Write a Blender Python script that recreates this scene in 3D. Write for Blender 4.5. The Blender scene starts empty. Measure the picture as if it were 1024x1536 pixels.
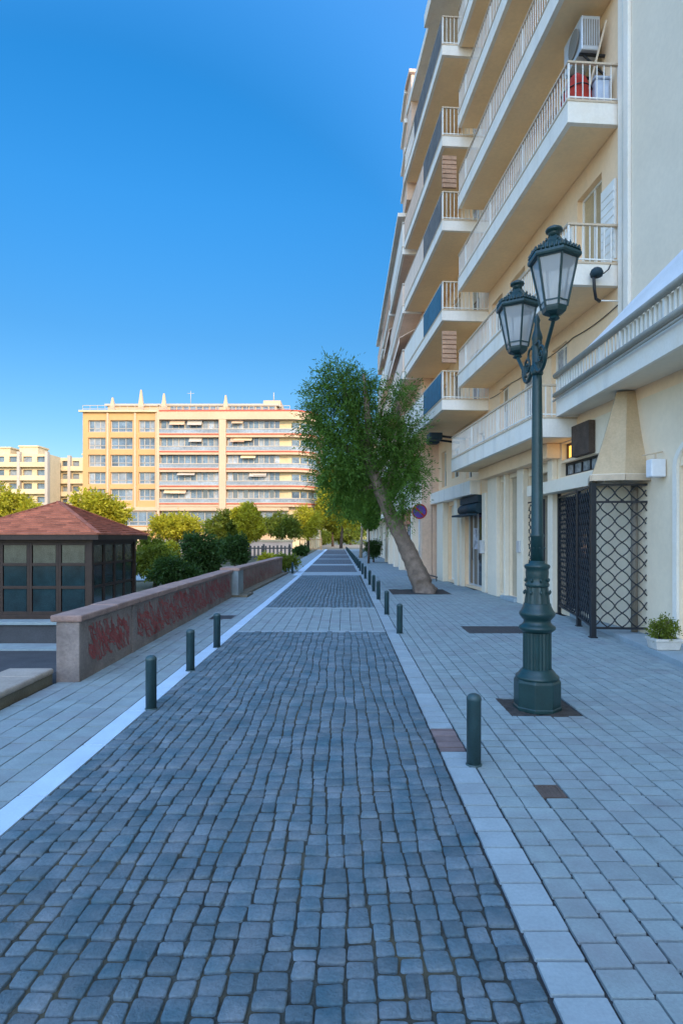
import bpy, bmesh, math, random
import numpy as np
from mathutils import Vector, Matrix
random.seed(7)
R = math.radians
C = bpy.context.scene.collection
SC = bpy.context.scene
CAMH = 1.65

def P(px, py, Y):
    """a point of the photograph (1024x1536 pixels) at the street distance Y"""
    return Vector(((px - 516) / 900 * Y, Y, CAMH + (808 - py) / 900 * Y))

# ------------------------------------------------------------------ materials
MATS = {}
def mat(name, col, rough=0.7, var=0.12, scale=3.0, bump=0.0, bscale=60.0, metal=0.0, spec=0.4,
        tone=0.0, stain=None, stain_scale=1.2, stain_amt=0.5, streak=0.0, col2=None, coat=0.0):
    if name in MATS: return MATS[name]
    m = bpy.data.materials.new(name); m.use_nodes = True
    nt = m.node_tree; N = nt.nodes; L = nt.links
    b = N['Principled BSDF']
    b.inputs['Roughness'].default_value = rough
    b.inputs['Metallic'].default_value = metal
    b.inputs['Specular IOR Level'].default_value = spec
    b.inputs['Coat Weight'].default_value = coat
    geo = N.new('ShaderNodeNewGeometry')
    def noise(s, detail=4.0, rg=0.6, vec=None):
        n = N.new('ShaderNodeTexNoise'); n.inputs['Scale'].default_value = s
        n.inputs['Detail'].default_value = detail; n.inputs['Roughness'].default_value = rg
        L.new(vec if vec else geo.outputs['Position'], n.inputs['Vector'])
        return n.outputs['Fac']
    def mix(a, c, fac):
        x = N.new('ShaderNodeMix'); x.data_type = 'RGBA'
        for s, v in ((0, fac), (6, a), (7, c)):
            if hasattr(v, 'links') or hasattr(v, 'is_linked'): L.new(v, x.inputs[s])
            elif isinstance(v, (int, float)): x.inputs[s].default_value = v
            else: x.inputs[s].default_value = (*v, 1)
        return x.outputs[2]
    def ramp(f, a, c):
        r = N.new('ShaderNodeMapRange'); r.inputs[1].default_value = a; r.inputs[2].default_value = c
        r.clamp = True
        L.new(f, r.inputs[0]); return r.outputs[0]
    lo = tuple(max(0, x * (1 - var)) for x in col); hi = tuple(min(1, x * (1 + var)) for x in (col2 or col))
    c = mix(lo, hi, ramp(noise(scale), 0.3, 0.7))
    if var > 0:
        f2 = ramp(noise(scale * 14, 3), 0.35, 0.65)
        hs = N.new('ShaderNodeHueSaturation'); L.new(c, hs.inputs['Color'])
        mr = N.new('ShaderNodeMapRange'); mr.inputs[3].default_value = 1 - var * 0.6; mr.inputs[4].default_value = 1 + var * 0.6
        L.new(f2, mr.inputs[0]); L.new(mr.outputs[0], hs.inputs['Value']); c = hs.outputs['Color']
    if stain:
        c = mix(c, stain, _mul(N, L, ramp(noise(stain_scale, 6, 0.65), 0.48, 0.72), stain_amt))
    if streak:
        mp = N.new('ShaderNodeMapping'); mp.inputs['Scale'].default_value = (2.6, 2.6, 0.16)
        L.new(geo.outputs['Position'], mp.inputs['Vector'])
        s = ramp(noise(1.0, 5, 0.6, mp.outputs['Vector']), 0.5, 0.8)
        c = mix(c, tuple(x * 0.55 for x in col), _mul(N, L, s, streak))
    if tone:
        a = N.new('ShaderNodeAttribute'); a.attribute_name = 'tone'
        mr = N.new('ShaderNodeMapRange'); mr.inputs[3].default_value = 1 - tone; mr.inputs[4].default_value = 1 + tone
        L.new(a.outputs['Fac'], mr.inputs[0])
        hs = N.new('ShaderNodeHueSaturation'); L.new(c, hs.inputs['Color']); L.new(mr.outputs[0], hs.inputs['Value'])
        c = hs.outputs['Color']
    L.new(c, b.inputs['Base Color'])
    if bump:
        bp = N.new('ShaderNodeBump'); bp.inputs['Strength'].default_value = bump; bp.inputs['Distance'].default_value = 0.01
        L.new(noise(bscale, 5, 0.65), bp.inputs['Height']); L.new(bp.outputs['Normal'], b.inputs['Normal'])
    MATS[name] = m
    return m
def _mul(N, L, f, k):
    m = N.new('ShaderNodeMath'); m.operation = 'MULTIPLY'; L.new(f, m.inputs[0]); m.inputs[1].default_value = k
    return m.outputs[0]

def leaf_mat(name, col, trans):
    m = bpy.data.materials.new(name); m.use_nodes = True
    nt = m.node_tree; N = nt.nodes; L = nt.links
    b = N['Principled BSDF']; b.inputs['Roughness'].default_value = 0.55; b.inputs['Specular IOR Level'].default_value = 0.25
    a = N.new('ShaderNodeAttribute'); a.attribute_name = 'tone'
    mr = N.new('ShaderNodeMapRange'); mr.inputs[3].default_value = 0.62; mr.inputs[4].default_value = 1.4
    L.new(a.outputs['Fac'], mr.inputs[0])
    def hsv(c):
        h = N.new('ShaderNodeHueSaturation'); h.inputs['Color'].default_value = (*c, 1); L.new(mr.outputs[0], h.inputs['Value']); return h.outputs['Color']
    L.new(hsv(col), b.inputs['Base Color'])
    t = N.new('ShaderNodeBsdfTranslucent'); L.new(hsv(trans), t.inputs['Color'])
    mx = N.new('ShaderNodeMixShader'); mx.inputs[0].default_value = 0.38
    L.new(b.outputs[0], mx.inputs[1]); L.new(t.outputs[0], mx.inputs[2])
    L.new(mx.outputs[0], N['Material Output'].inputs['Surface'])
    return m

def glass_mat(name, tint=(0.55, 0.62, 0.66), alpha=0.5, rough=0.06):
    m = bpy.data.materials.new(name); m.use_nodes = True
    N = m.node_tree.nodes; L = m.node_tree.links
    b = N['Principled BSDF']; b.inputs['Base Color'].default_value = (*tint, 1); b.inputs['Roughness'].default_value = rough
    b.inputs['Specular IOR Level'].default_value = 0.6
    t = N.new('ShaderNodeBsdfTransparent'); mx = N.new('ShaderNodeMixShader'); mx.inputs[0].default_value = alpha
    L.new(t.outputs[0], mx.inputs[1]); L.new(b.outputs[0], mx.inputs[2]); L.new(mx.outputs[0], N['Material Output'].inputs['Surface'])
    return m

def brick_mat(name, c1, c2, mortar, bw, bh, msize, rough=0.8, rot=0.0, bump=0.4):
    m = bpy.data.materials.new(name); m.use_nodes = True
    N = m.node_tree.nodes; L = m.node_tree.links; b = N['Principled BSDF']; b.inputs['Roughness'].default_value = rough
    g = N.new('ShaderNodeNewGeometry'); mp = N.new('ShaderNodeMapping'); mp.inputs['Rotation'].default_value = (0, 0, rot)
    L.new(g.outputs['Position'], mp.inputs['Vector'])
    t = N.new('ShaderNodeTexBrick'); t.inputs['Color1'].default_value = (*c1, 1); t.inputs['Color2'].default_value = (*c2, 1)
    t.inputs['Mortar'].default_value = (*mortar, 1); t.inputs['Scale'].default_value = 1.0
    t.inputs['Brick Width'].default_value = bw; t.inputs['Row Height'].default_value = bh; t.inputs['Mortar Size'].default_value = msize
    L.new(mp.outputs[0], t.inputs['Vector'])
    n = N.new('ShaderNodeTexNoise'); n.inputs['Scale'].default_value = 1.5; n.inputs['Detail'].default_value = 6
    L.new(g.outputs['Position'], n.inputs['Vector'])
    hs = N.new('ShaderNodeHueSaturation'); mr = N.new('ShaderNodeMapRange'); mr.inputs[3].default_value = 0.75; mr.inputs[4].default_value = 1.25
    L.new(n.outputs['Fac'], mr.inputs[0]); L.new(t.outputs['Color'], hs.inputs['Color']); L.new(mr.outputs[0], hs.inputs['Value'])
    L.new(hs.outputs[0], b.inputs['Base Color'])
    if bump:
        bp = N.new('ShaderNodeBump'); bp.inputs['Strength'].default_value = bump; bp.inputs['Distance'].default_value = 0.01; bp.invert = True
        L.new(t.outputs['Fac'], bp.inputs['Height']); L.new(bp.outputs[0], b.inputs['Normal'])
    return m

M = {}
M['cobble'] = mat('granite_cobble', (0.080, 0.165, 0.212), 0.8, 0.17, 4.0, 1.0, 75, col2=(0.165, 0.200, 0.222), tone=0.20, spec=0.3, stain=(0.095, 0.135, 0.14), stain_scale=1.1, stain_amt=0.4)
M['joint'] = mat('mossy_joint', (0.050, 0.055, 0.048), 0.95, 0.4, 6, 0.8, 120, stain=(0.17, 0.14, 0.075), stain_scale=1.2, stain_amt=0.8)
M['paver'] = mat('concrete_paver', (0.262, 0.328, 0.340), 0.8, 0.12, 5, 0.5, 90, tone=0.10, stain=(0.23, 0.23, 0.25), stain_scale=1.3, stain_amt=0.6)
M['paver_joint'] = mat('paver_joint', (0.03, 0.032, 0.034), 0.95, 0.3, 8, 0.3, 100)
M['pale'] = mat('pale_stone_border', (0.305, 0.375, 0.405), 0.75, 0.10, 4, 0.2, 120, tone=0.12, stain=(0.25, 0.27, 0.29), stain_scale=2.2, stain_amt=0.45)
M['strip'] = mat('white_stone_strip', (0.50, 0.64, 0.76), 0.65, 0.06, 4, 0.15, 100, tone=0.04, stain=(0.40, 0.50, 0.58), stain_scale=1.6, stain_amt=0.5)
M['redpaver'] = mat('reddish_paver', (0.21, 0.155, 0.15), 0.8, 0.15, 8, 0.3, 120, tone=0.15)
M['earth'] = mat('park_earth', (0.10, 0.095, 0.055), 0.95, 0.3, 0.5, 0.5, 12, stain=(0.06, 0.085, 0.025), stain_scale=0.35, stain_amt=0.8)
M['soil'] = mat('pit_soil', (0.055, 0.048, 0.042), 0.95, 0.35, 12, 0.8, 60)
M['asphalt'] = mat('old_asphalt', (0.06, 0.062, 0.066), 0.85, 0.2, 2, 0.4, 140, stain=(0.035, 0.035, 0.036), stain_scale=0.8)
M['sandy'] = mat('pale_square_paving', (0.30, 0.24, 0.16), 0.85, 0.12, 0.5, 0.1, 20)
M['wallrender'] = mat('rough_grey_render', (0.245, 0.205, 0.185), 0.9, 0.2, 2.5, 1.0, 38, stain=(0.15, 0.115, 0.105), stain_scale=1.6, stain_amt=0.7)
M['coping'] = mat('pinkish_coping', (0.34, 0.225, 0.185), 0.85, 0.18, 3, 0.9, 40, stain=(0.19, 0.13, 0.11), stain_scale=2.0)
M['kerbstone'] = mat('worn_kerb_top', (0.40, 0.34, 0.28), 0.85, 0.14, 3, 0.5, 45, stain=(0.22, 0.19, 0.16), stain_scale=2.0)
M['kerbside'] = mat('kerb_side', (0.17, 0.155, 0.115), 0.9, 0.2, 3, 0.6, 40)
M['graffiti'] = mat('red_spray_paint', (0.33, 0.075, 0.07), 0.85, 0.25, 6, 0.8, 38, stain=(0.24, 0.14, 0.125), stain_scale=6.0, stain_amt=0.75)
M['green'] = mat('dark_green_iron', (0.006, 0.036, 0.038), 0.42, 0.22, 5, 0.18, 60, spec=0.5, coat=0.1, stain=(0.018, 0.05, 0.048), stain_scale=7, stain_amt=0.4)
M['bollard'] = mat('green_grey_bollard', (0.03, 0.07, 0.078), 0.45, 0.18, 6, 0.1, 60, spec=0.5, stain=(0.03, 0.05, 0.05), stain_scale=5, stain_amt=0.5)
M['black'] = mat('black_iron', (0.010, 0.013, 0.018), 0.4, 0.2, 5, 0.1, 60, spec=0.5)
M['cream'] = mat('cream_plaster', (0.90, 0.66, 0.43), 0.85, 0.05, 0.9, 0.15, 60, stain=(0.80, 0.52, 0.29), stain_scale=0.5, stain_amt=0.4, streak=0.12)
M['palewall'] = mat('pale_plaster', (0.80, 0.70, 0.55), 0.85, 0.04, 0.8, 0.15, 60, stain=(0.76, 0.67, 0.52), stain_scale=0.6, stain_amt=0.35)
M['groundwall'] = mat('pale_beige_plaster', (0.86, 0.72, 0.53), 0.85, 0.05, 0.8, 0.15, 60, stain=(0.72, 0.58, 0.42), stain_scale=0.7, stain_amt=0.4)
M['soffit'] = mat('tan_soffit', (0.95, 0.70, 0.42), 0.85, 0.06, 0.8, 0.1, 40, stain=(0.82, 0.55, 0.31), stain_scale=0.7, stain_amt=0.4)  # tan paint with warm bounced light tinted into it
M['fascia'] = mat('white_fascia', (0.86, 0.80, 0.70), 0.75, 0.05, 1.5, 0.1, 60, stain=(0.70, 0.58, 0.42), stain_scale=1.5, stain_amt=0.45, streak=0.4)
M['whitemetal'] = mat('white_painted_metal', (0.80, 0.78, 0.72), 0.5, 0.05, 5)
M['railcap'] = mat('tan_handrail', (0.60, 0.47, 0.33), 0.6, 0.1, 5)
M['bluefabric'] = mat('blue_canvas_screen', (0.04, 0.14, 0.21), 0.8, 0.18, 4, 0.2, 20, streak=0.4)
M['greyfabric'] = mat('grey_screen', (0.15, 0.135, 0.12), 0.7, 0.3, 3, 0.2, 20, streak=0.4)
M['pinkwall'] = mat('rosy_beige_render', (0.78, 0.56, 0.41), 0.85, 0.1, 0.8, 0.1, 40, stain=(0.62, 0.42, 0.30), stain_scale=0.6, streak=0.3)
M['brown'] = mat('brown_awning', (0.50, 0.30, 0.19), 0.85, 0.2, 1.2, streak=0.4)
M['roseparapet'] = mat('pale_rose_parapet', (0.84, 0.66, 0.52), 0.85, 0.08, 0.8, streak=0.3)
M['coral'] = mat('coral_awning', (0.62, 0.19, 0.10), 0.85, 0.15, 1.2)
M['wood'] = mat('brown_wood', (0.17, 0.085, 0.04), 0.55, 0.25, 6, 0.1, 40, streak=0.5)
M['darkwood'] = mat('dark_stained_wood', (0.035, 0.019, 0.013), 0.5, 0.25, 6, 0.15, 40, streak=0.4)
M['beigeshut'] = mat('beige_shutter', (0.46, 0.38, 0.27), 0.7, 0.1, 2)
M['greydoor'] = mat('grey_brown_door', (0.22, 0.19, 0.15), 0.6, 0.1, 2)
M['glassdark'] = mat('dark_window_glass', (0.03, 0.04, 0.045), 0.06, 0.25, 0.7, spec=0.7)
M['glassteal'] = mat('teal_pane', (0.012, 0.035, 0.042), 0.12, 0.35, 2.5, spec=0.6)
M['glassolive'] = mat('dusty_pane', (0.075, 0.085, 0.065), 0.2, 0.35, 2.5, spec=0.5)
M['curtain'] = mat('curtained_window', (0.30, 0.33, 0.36), 0.25, 0.5, 0.8, spec=0.7, streak=0.7)
M['tancurtain'] = mat('tan_drawn_curtain', (0.50, 0.36, 0.19), 0.6, 0.15, 2, streak=0.5)
M['alu'] = mat('aluminium_frame', (0.55, 0.57, 0.58), 0.4, 0.08, 4, metal=0.3)
M['tealawn'] = mat('dark_teal_awning', (0.012, 0.035, 0.05), 0.7, 0.2, 3)
M['hood'] = mat('khaki_canvas', (0.56, 0.42, 0.26), 0.9, 0.10, 2.2, 0.3, 25, stain=(0.42, 0.29, 0.16), stain_scale=1.6, stain_amt=0.6)
M['tarp'] = mat('white_tarpaulin', (0.80, 0.81, 0.83), 0.4, 0.04, 1.5, 0.1, 10)
M['pipe'] = mat('grey_pipe', (0.40, 0.37, 0.31), 0.5, 0.12, 4)
M['tile'] = mat('red_roof_shingle', (0.43, 0.140, 0.075), 0.8, 0.25, 3, 0.5, 40, tone=0.25, stain=(0.32, 0.10, 0.065), stain_scale=1.5, stain_amt=0.5)
M['orange'] = mat('orange_render', (0.54, 0.30, 0.12), 0.85, 0.07, 0.15, stain=(0.46, 0.27, 0.12), stain_scale=0.1, stain_amt=0.5)
M['peach'] = mat('peach_render', (0.54, 0.375, 0.235), 0.85, 0.06, 0.2, stain=(0.46, 0.32, 0.20), stain_scale=0.15, stain_amt=0.4)
M['farcream'] = mat('far_cream_render', (0.62, 0.48, 0.28), 0.85, 0.1, 0.2, stain=(0.44, 0.33, 0.18), stain_scale=0.15, stain_amt=0.6)
M['farwhite'] = mat('far_white_trim', (0.45, 0.385, 0.30), 0.7, 0.05, 0.4)
M['redtrim'] = mat('red_awning_edge', (0.48, 0.085, 0.05), 0.8, 0.15, 0.6)
M['farglass'] = mat('far_window_glass', (0.12, 0.17, 0.215), 0.15, 0.5, 0.55, spec=0.35, streak=0.3)
M['farcurtain'] = mat('far_curtained_glass', (0.22, 0.25, 0.27), 0.2, 0.3, 0.25, spec=0.35, streak=0.3)
M['fardark'] = mat('far_dark_glass', (0.07, 0.085, 0.10), 0.1, 0.3, 0.5, spec=0.7)
M['bark'] = mat('grey_bark', (0.20, 0.15, 0.115), 0.95, 0.35, 5, 1.0, 18, stain=(0.10, 0.08, 0.065), stain_scale=3.0, streak=0.5)
M['darkbark'] = mat('dark_bark', (0.085, 0.06, 0.045), 0.95, 0.3, 4, 0.8, 20)
M['palmbark'] = mat('pale_bark', (0.36, 0.27, 0.18), 0.95, 0.3, 4, 0.8, 20)
M['rednet'] = mat('red_cloth', (0.42, 0.035, 0.02), 0.8, 0.25, 6, 0.3, 20)
M['bluewhite'] = mat('blue_white_plastic', (0.50, 0.58, 0.70), 0.6, 0.1, 6)
M['cardboard'] = mat('cardboard', (0.50, 0.38, 0.24), 0.9, 0.1, 6)
M['purple'] = mat('purple_paint', (0.10, 0.05, 0.28), 0.6, 0.3, 8)
M['orangesign'] = mat('faded_orange_sign', (0.52, 0.17, 0.08), 0.7, 0.25, 2, stain=(0.45, 0.36, 0.3), stain_scale=1.5, stain_amt=0.7)
M['poster'] = mat('collage_poster', (0.38, 0.38, 0.40), 0.6, 0.8, 4, col2=(0.5, 0.5, 0.55), stain=(0.06, 0.07, 0.10), stain_scale=3.5, stain_amt=1.0)
M['terracotta'] = mat('white_planter', (0.60, 0.57, 0.52), 0.8, 0.1, 5, 0.3, 40, stain=(0.40, 0.36, 0.32), stain_scale=4)
M['ironlid'] = mat('cast_iron_lid', (0.055, 0.055, 0.058), 0.7, 0.2, 12, 0.5, 90)
M['rustlid'] = mat('rusty_lid', (0.115, 0.085, 0.07), 0.75, 0.2, 12, 0.5, 90)
M['lampglass'] = glass_mat('lantern_glass', (0.50, 0.53, 0.55), 0.55, 0.15)
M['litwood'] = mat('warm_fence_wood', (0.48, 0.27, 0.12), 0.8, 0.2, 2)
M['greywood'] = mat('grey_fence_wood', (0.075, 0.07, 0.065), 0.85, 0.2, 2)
def emis(name, col, s):
    m = bpy.data.materials.new(name); m.use_nodes = True; b = m.node_tree.nodes['Principled BSDF']
    b.inputs['Base Color'].default_value = (*col, 1); b.inputs['Emission Color'].default_value = (*col, 1); b.inputs['Emission Strength'].default_value = s
    return m
M['litpane'] = emis('lit_window_pane', (1.0, 0.62, 0.12), 0.75)
M['leaf_main'] = leaf_mat('feathery_green_leaf', (0.085, 0.18, 0.028), (0.15, 0.25, 0.025))
M['leaf_dark'] = leaf_mat('dark_leaf', (0.04, 0.085, 0.02), (0.06, 0.12, 0.015))
M['leaf_sunlit_yellow'] = leaf_mat('sunlit_yellow_green_leaf', (0.40, 0.37, 0.03), (0.55, 0.50, 0.02))  # sunlight is painted into this leaf yellow; some plants are really yellow
M['leaf_mid'] = leaf_mat('mid_green_leaf', (0.14, 0.18, 0.024), (0.25, 0.28, 0.017))
M['far_cobble'] = brick_mat('far_cobbles', (0.125, 0.165, 0.20), (0.10, 0.13, 0.155), (0.045, 0.05, 0.05), 0.13, 0.105, 0.014, rot=R(90))
M['far_paver'] = brick_mat('far_pavers', (0.262, 0.328, 0.340), (0.23, 0.285, 0.295), (0.13, 0.145, 0.15), 0.165, 0.19, 0.006, rot=R(90), bump=0.1)

# ------------------------------------------------------------------ mesh builder
class MB:
    def __init__(s): s.v = []; s.f = []; s.m = []; s.s = []; s.t = []; s.mi = 0; s.sm = False; s.tone = 0.5
    def face(s, idx, sm=None):
        s.f.append(idx); s.m.append(s.mi); s.s.append(s.sm if sm is None else sm); s.t.append(s.tone)
    def hexa(s, p):
        b = len(s.v); s.v += [tuple(q) for q in p]
        for q in ((0, 3, 2, 1), (4, 5, 6, 7), (0, 1, 5, 4), (1, 2, 6, 5), (2, 3, 7, 6), (3, 0, 4, 7)): s.face([b + i for i in q])
    def box(s, x0, x1, y0, y1, z0, z1):
        s.hexa([(x0, y0, z0), (x1, y0, z0), (x1, y1, z0), (x0, y1, z0), (x0, y0, z1), (x1, y0, z1), (x1, y1, z1), (x0, y1, z1)])
    def fbox(s, mp, u0, u1, o0, o1, z0, z1):
        s.hexa([mp(u0, o0, z0), mp(u1, o0, z0), mp(u1, o1, z0), mp(u0, o1, z0), mp(u0, o0, z1), mp(u1, o0, z1), mp(u1, o1, z1), mp(u0, o1, z1)])
    def quad(s, *p):
        b = len(s.v); s.v += [tuple(q) for q in p]; s.face(list(range(b, b + len(p))))
    def bar(s, a, b_, w, d=None):
        """square bar from a to b"""
        a = Vector(a); b_ = Vector(b_); d = d or w
        t = (b_ - a).normalized(); up = Vector((0, 0, 1)) if abs(t.z) < 0.9 else Vector((0, 1, 0))
        x = t.cross(up).normalized() * w / 2; y = x.cross(t).normalized() * d / 2
        s.hexa([a - x - y, a + x - y, a + x + y, a - x + y, b_ - x - y, b_ + x - y, b_ + x + y, b_ - x + y])
    def tube(s, path, r, n=8, caps=True, sm=True):
        path = [Vector(p) for p in path]; rs = r if hasattr(r, '__len__') else [r] * len(path)
        rings = []; prev = None
        for i, p in enumerate(path):
            t = (path[min(i + 1, len(path) - 1)] - path[max(i - 1, 0)]).normalized()
            if prev is None:
                ref = Vector((0, 0, 1)) if abs(t.z) < 0.8 else Vector((1, 0, 0)); x = t.cross(ref).normalized()
            else:
                x = (prev - t * prev.dot(t)).normalized()
            prev = x; y = t.cross(x); b = len(s.v)
            for k in range(n):
                a = 2 * math.pi * k / n; s.v.append(tuple(p + (x * math.cos(a) + y * math.sin(a)) * rs[i]))
            rings.append(b)
        for i in range(len(rings) - 1):
            for k in range(n):
                k2 = (k + 1) % n; s.face([rings[i] + k, rings[i] + k2, rings[i + 1] + k2, rings[i + 1] + k], sm)
        if caps:
            s.face([rings[0] + k for k in reversed(range(n))], False); s.face([rings[-1] + k for k in range(n)], False)
    def lathe(s, c, prof, n=20, sm=True, rot=0.0, caps=True, flute=0.0, nf=0):
        rings = []
        for (r, z) in prof:
            b = len(s.v)
            for k in range(n):
                a = 2 * math.pi * k / n + rot
                rr = r * (1 - flute * (k % 2)) if flute else r
                s.v.append((c[0] + rr * math.cos(a), c[1] + rr * math.sin(a), c[2] + z))
            rings.append(b)
        for i in range(len(rings) - 1):
            for k in range(n):
                k2 = (k + 1) % n; s.face([rings[i] + k, rings[i] + k2, rings[i + 1] + k2, rings[i + 1] + k], sm)
        if caps:
            s.face([rings[0] + k for k in reversed(range(n))], False); s.face([rings[-1] + k for k in range(n)], False)
    def build(s, name, mats, parent=None, label=None, bevel=0.0, recalc=True, segs=2, origin=None):
        me = bpy.data.meshes.new(name)
        o = bpy.data.objects.new(name, me); C.objects.link(o)
        org = Vector((0, 0, 0))
        if parent is not None:
            o.parent = parent; r = parent
            while r.parent: r = r.parent
            org = Vector(r['_org']) if '_org' in r else Vector(r.location)
        elif origin is not None:
            org = Vector(origin); o.location = org
        vs = [(x - org.x, y - org.y, z - org.z) for x, y, z in s.v]
        me.from_pydata(vs, [], s.f)
        for m in (mats if isinstance(mats, (list, tuple)) else [mats]): me.materials.append(m)
        me.polygons.foreach_set('material_index', s.m); me.polygons.foreach_set('use_smooth', s.s)
        at = me.attributes.new('tone', 'FLOAT', 'FACE'); at.data.foreach_set('value', s.t)
        if recalc:
            bm = bmesh.new(); bm.from_mesh(me); bmesh.ops.recalc_face_normals(bm, faces=bm.faces); bm.to_mesh(me); bm.free()
        me.update()
        if bevel:
            md = o.modifiers.new('edge', 'BEVEL'); md.width = bevel; md.segments = segs; md.limit_method = 'ANGLE'; md.angle_limit = R(40)
        if label: o['label'] = label
        return o

def empty(name, loc, label, cat, group=None):
    o = bpy.data.objects.new(name, None); C.objects.link(o); o.location = loc; o.empty_display_size = 0.2
    o['label'] = label; o['category'] = cat
    if group: o['group'] = group
    return o
def tag(o, label=None, cat=None, group=None, kind=None):
    if label: o['label'] = label
    if cat: o['category'] = cat
    if group: o['group'] = group
    if kind: o['kind'] = kind
    return o
def copy_tree(o, parent=None):
    c = o.copy(); C.objects.link(c)
    if parent is not None: c.parent = parent
    for ch in list(o.children): copy_tree(ch, c)
    return c

def leaves(name, pts, dirs, ll, lw, material, parent=None, jit=0.6, tones=None, curl=0.0, seed=1):
    """one mesh of many leaf-sized pointed faces"""
    rng = np.random.default_rng(seed); n = len(pts)
    d = dirs + rng.normal(0, jit, (n, 3)); d /= np.linalg.norm(d, axis=1)[:, None] + 1e-9
    r = rng.normal(0, 1, (n, 3)); w = np.cross(d, r); w /= np.linalg.norm(w, axis=1)[:, None] + 1e-9
    L_ = ll * rng.uniform(0.6, 1.35, n)[:, None]; W_ = lw * rng.uniform(0.7, 1.3, n)[:, None]
    v = np.empty((n, 4, 3)); v[:, 0] = pts; v[:, 1] = pts + d * L_ * 0.45 + w * W_; v[:, 2] = pts + d * L_; v[:, 3] = pts + d * L_ * 0.45 - w * W_
    if parent is not None: v -= np.array(parent.location)
    me = bpy.data.meshes.new(name); me.vertices.add(n * 4); me.vertices.foreach_set('co', v.ravel())
    me.loops.add(n * 4); me.loops.foreach_set('vertex_index', np.arange(n * 4, dtype=np.int32))
    me.polygons.add(n); me.polygons.foreach_set('loop_start', np.arange(0, n * 4, 4, dtype=np.int32))
    me.update(calc_edges=True); me.validate()
    at = me.attributes.new('tone', 'FLOAT', 'FACE')
    at.data.foreach_set('value', (tones if tones is not None else rng.uniform(0, 1, n)).astype(np.float32))
    me.materials.append(material)
    o = bpy.data.objects.new(name, me); C.objects.link(o)
    if parent is not None: o.parent = parent
    return o

def clump_points(clumps, nspray, per, rng, spray_len=0.35, droop=0.4, hollow=0.45):
    """sprays of leaves in ellipsoid clumps: (x, y, z, rx, ry, rz)"""
    cl = np.array(clumps, float); vol = (cl[:, 3] * cl[:, 4] * cl[:, 5]) ** 0.75; pr = vol / vol.sum()
    k = rng.choice(len(cl), nspray, p=pr)
    u = rng.normal(0, 1, (nspray, 3)); u /= np.linalg.norm(u, axis=1)[:, None]
    rad = rng.uniform(hollow ** 3, 1.0, nspray) ** (1 / 3.0) * rng.uniform(0.85, 1.12, nspray)
    c = cl[k, :3] + u * rad[:, None] * cl[k, 3:]
    d = u * 0.8 + rng.normal(0, 0.45, (nspray, 3)); d[:, 2] -= droop; d /= np.linalg.norm(d, axis=1)[:, None]
    ts = np.linspace(0, 1, per)
    pts = c[:, None, :] + d[:, None, :] * (ts[None, :, None] * spray_len * rng.uniform(0.5, 1.5, nspray)[:, None, None])
    pts[:, :, 2] -= (ts[None, :] ** 2) * spray_len * droop * 0.5
    pts += rng.normal(0, spray_len * 0.08, pts.shape)
    dirs = np.repeat(d[:, None, :], per, 1)
    tone = np.clip(np.repeat((0.5 + rng.normal(0, 0.2, nspray) + (rng.uniform(0, 1, len(cl))[k] - 0.5) * 0.35)[:, None], per, 1) + rng.normal(0, 0.13, (nspray, per)), 0, 1)
    return pts.reshape(-1, 3), dirs.reshape(-1, 3), tone.ravel()

# ------------------------------------------------------------------ camera, sky, sun
cam = bpy.data.cameras.new('camera'); co = bpy.data.objects.new('camera', cam); C.objects.link(co)
co.location = (0, 0, CAMH); co.rotation_euler = (R(90), 0, 0)
cam.sensor_fit = 'VERTICAL'; cam.sensor_height = 36; cam.lens = 900 / 1536 * 36
cam.shift_y = 40 / 1536; cam.shift_x = -4 / 1536; cam.clip_end = 3000; cam.clip_start = 0.05
SC.camera = co
EL = 25.0; SUN = Vector((0.35, -0.94, 0)).normalized()
AZ = math.atan2(SUN.x, SUN.y)
w = bpy.data.worlds.new('World'); SC.world = w; w.use_nodes = True
N = w.node_tree.nodes; Lk = w.node_tree.links
sky = N.new('ShaderNodeTexSky'); sky.sky_type = 'NISHITA'; sky.sun_disc = False
sky.sun_elevation = R(EL); sky.sun_rotation = AZ; sky.altitude = 0; sky.air_density = 1.0; sky.dust_density = 0.3; sky.ozone_density = 2.0
hs = N.new('ShaderNodeHueSaturation'); hs.inputs['Saturation'].default_value = 1.25
tc = N.new('ShaderNodeTexCoord'); sx_ = N.new('ShaderNodeSeparateXYZ'); Lk.new(tc.outputs['Generated'], sx_.inputs[0])
rp = N.new('ShaderNodeValToRGB'); Lk.new(sx_.outputs['Z'], rp.inputs[0]); e = rp.color_ramp.elements
e[0].position = 0.0; e[0].color = (.20, .20, .20, 1); e[1].position = 0.88; e[1].color = (.68, .68, .68, 1)
for p_, v_ in ((0.31, .325), (0.48, .455), (0.66, .53)):
    q_ = e.new(p_); q_.color = (v_, v_, v_, 1)
vm = N.new('ShaderNodeVectorMath'); vm.operation = 'MULTIPLY'; vs_ = N.new('ShaderNodeVectorMath'); vs_.operation = 'SCALE'; vs_.inputs['Scale'].default_value = 2.0
Lk.new(sky.outputs[0], hs.inputs['Color']); Lk.new(hs.outputs[0], vm.inputs[0]); Lk.new(rp.outputs[0], vm.inputs[1]); Lk.new(vm.outputs[0], vs_.inputs[0])
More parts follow.
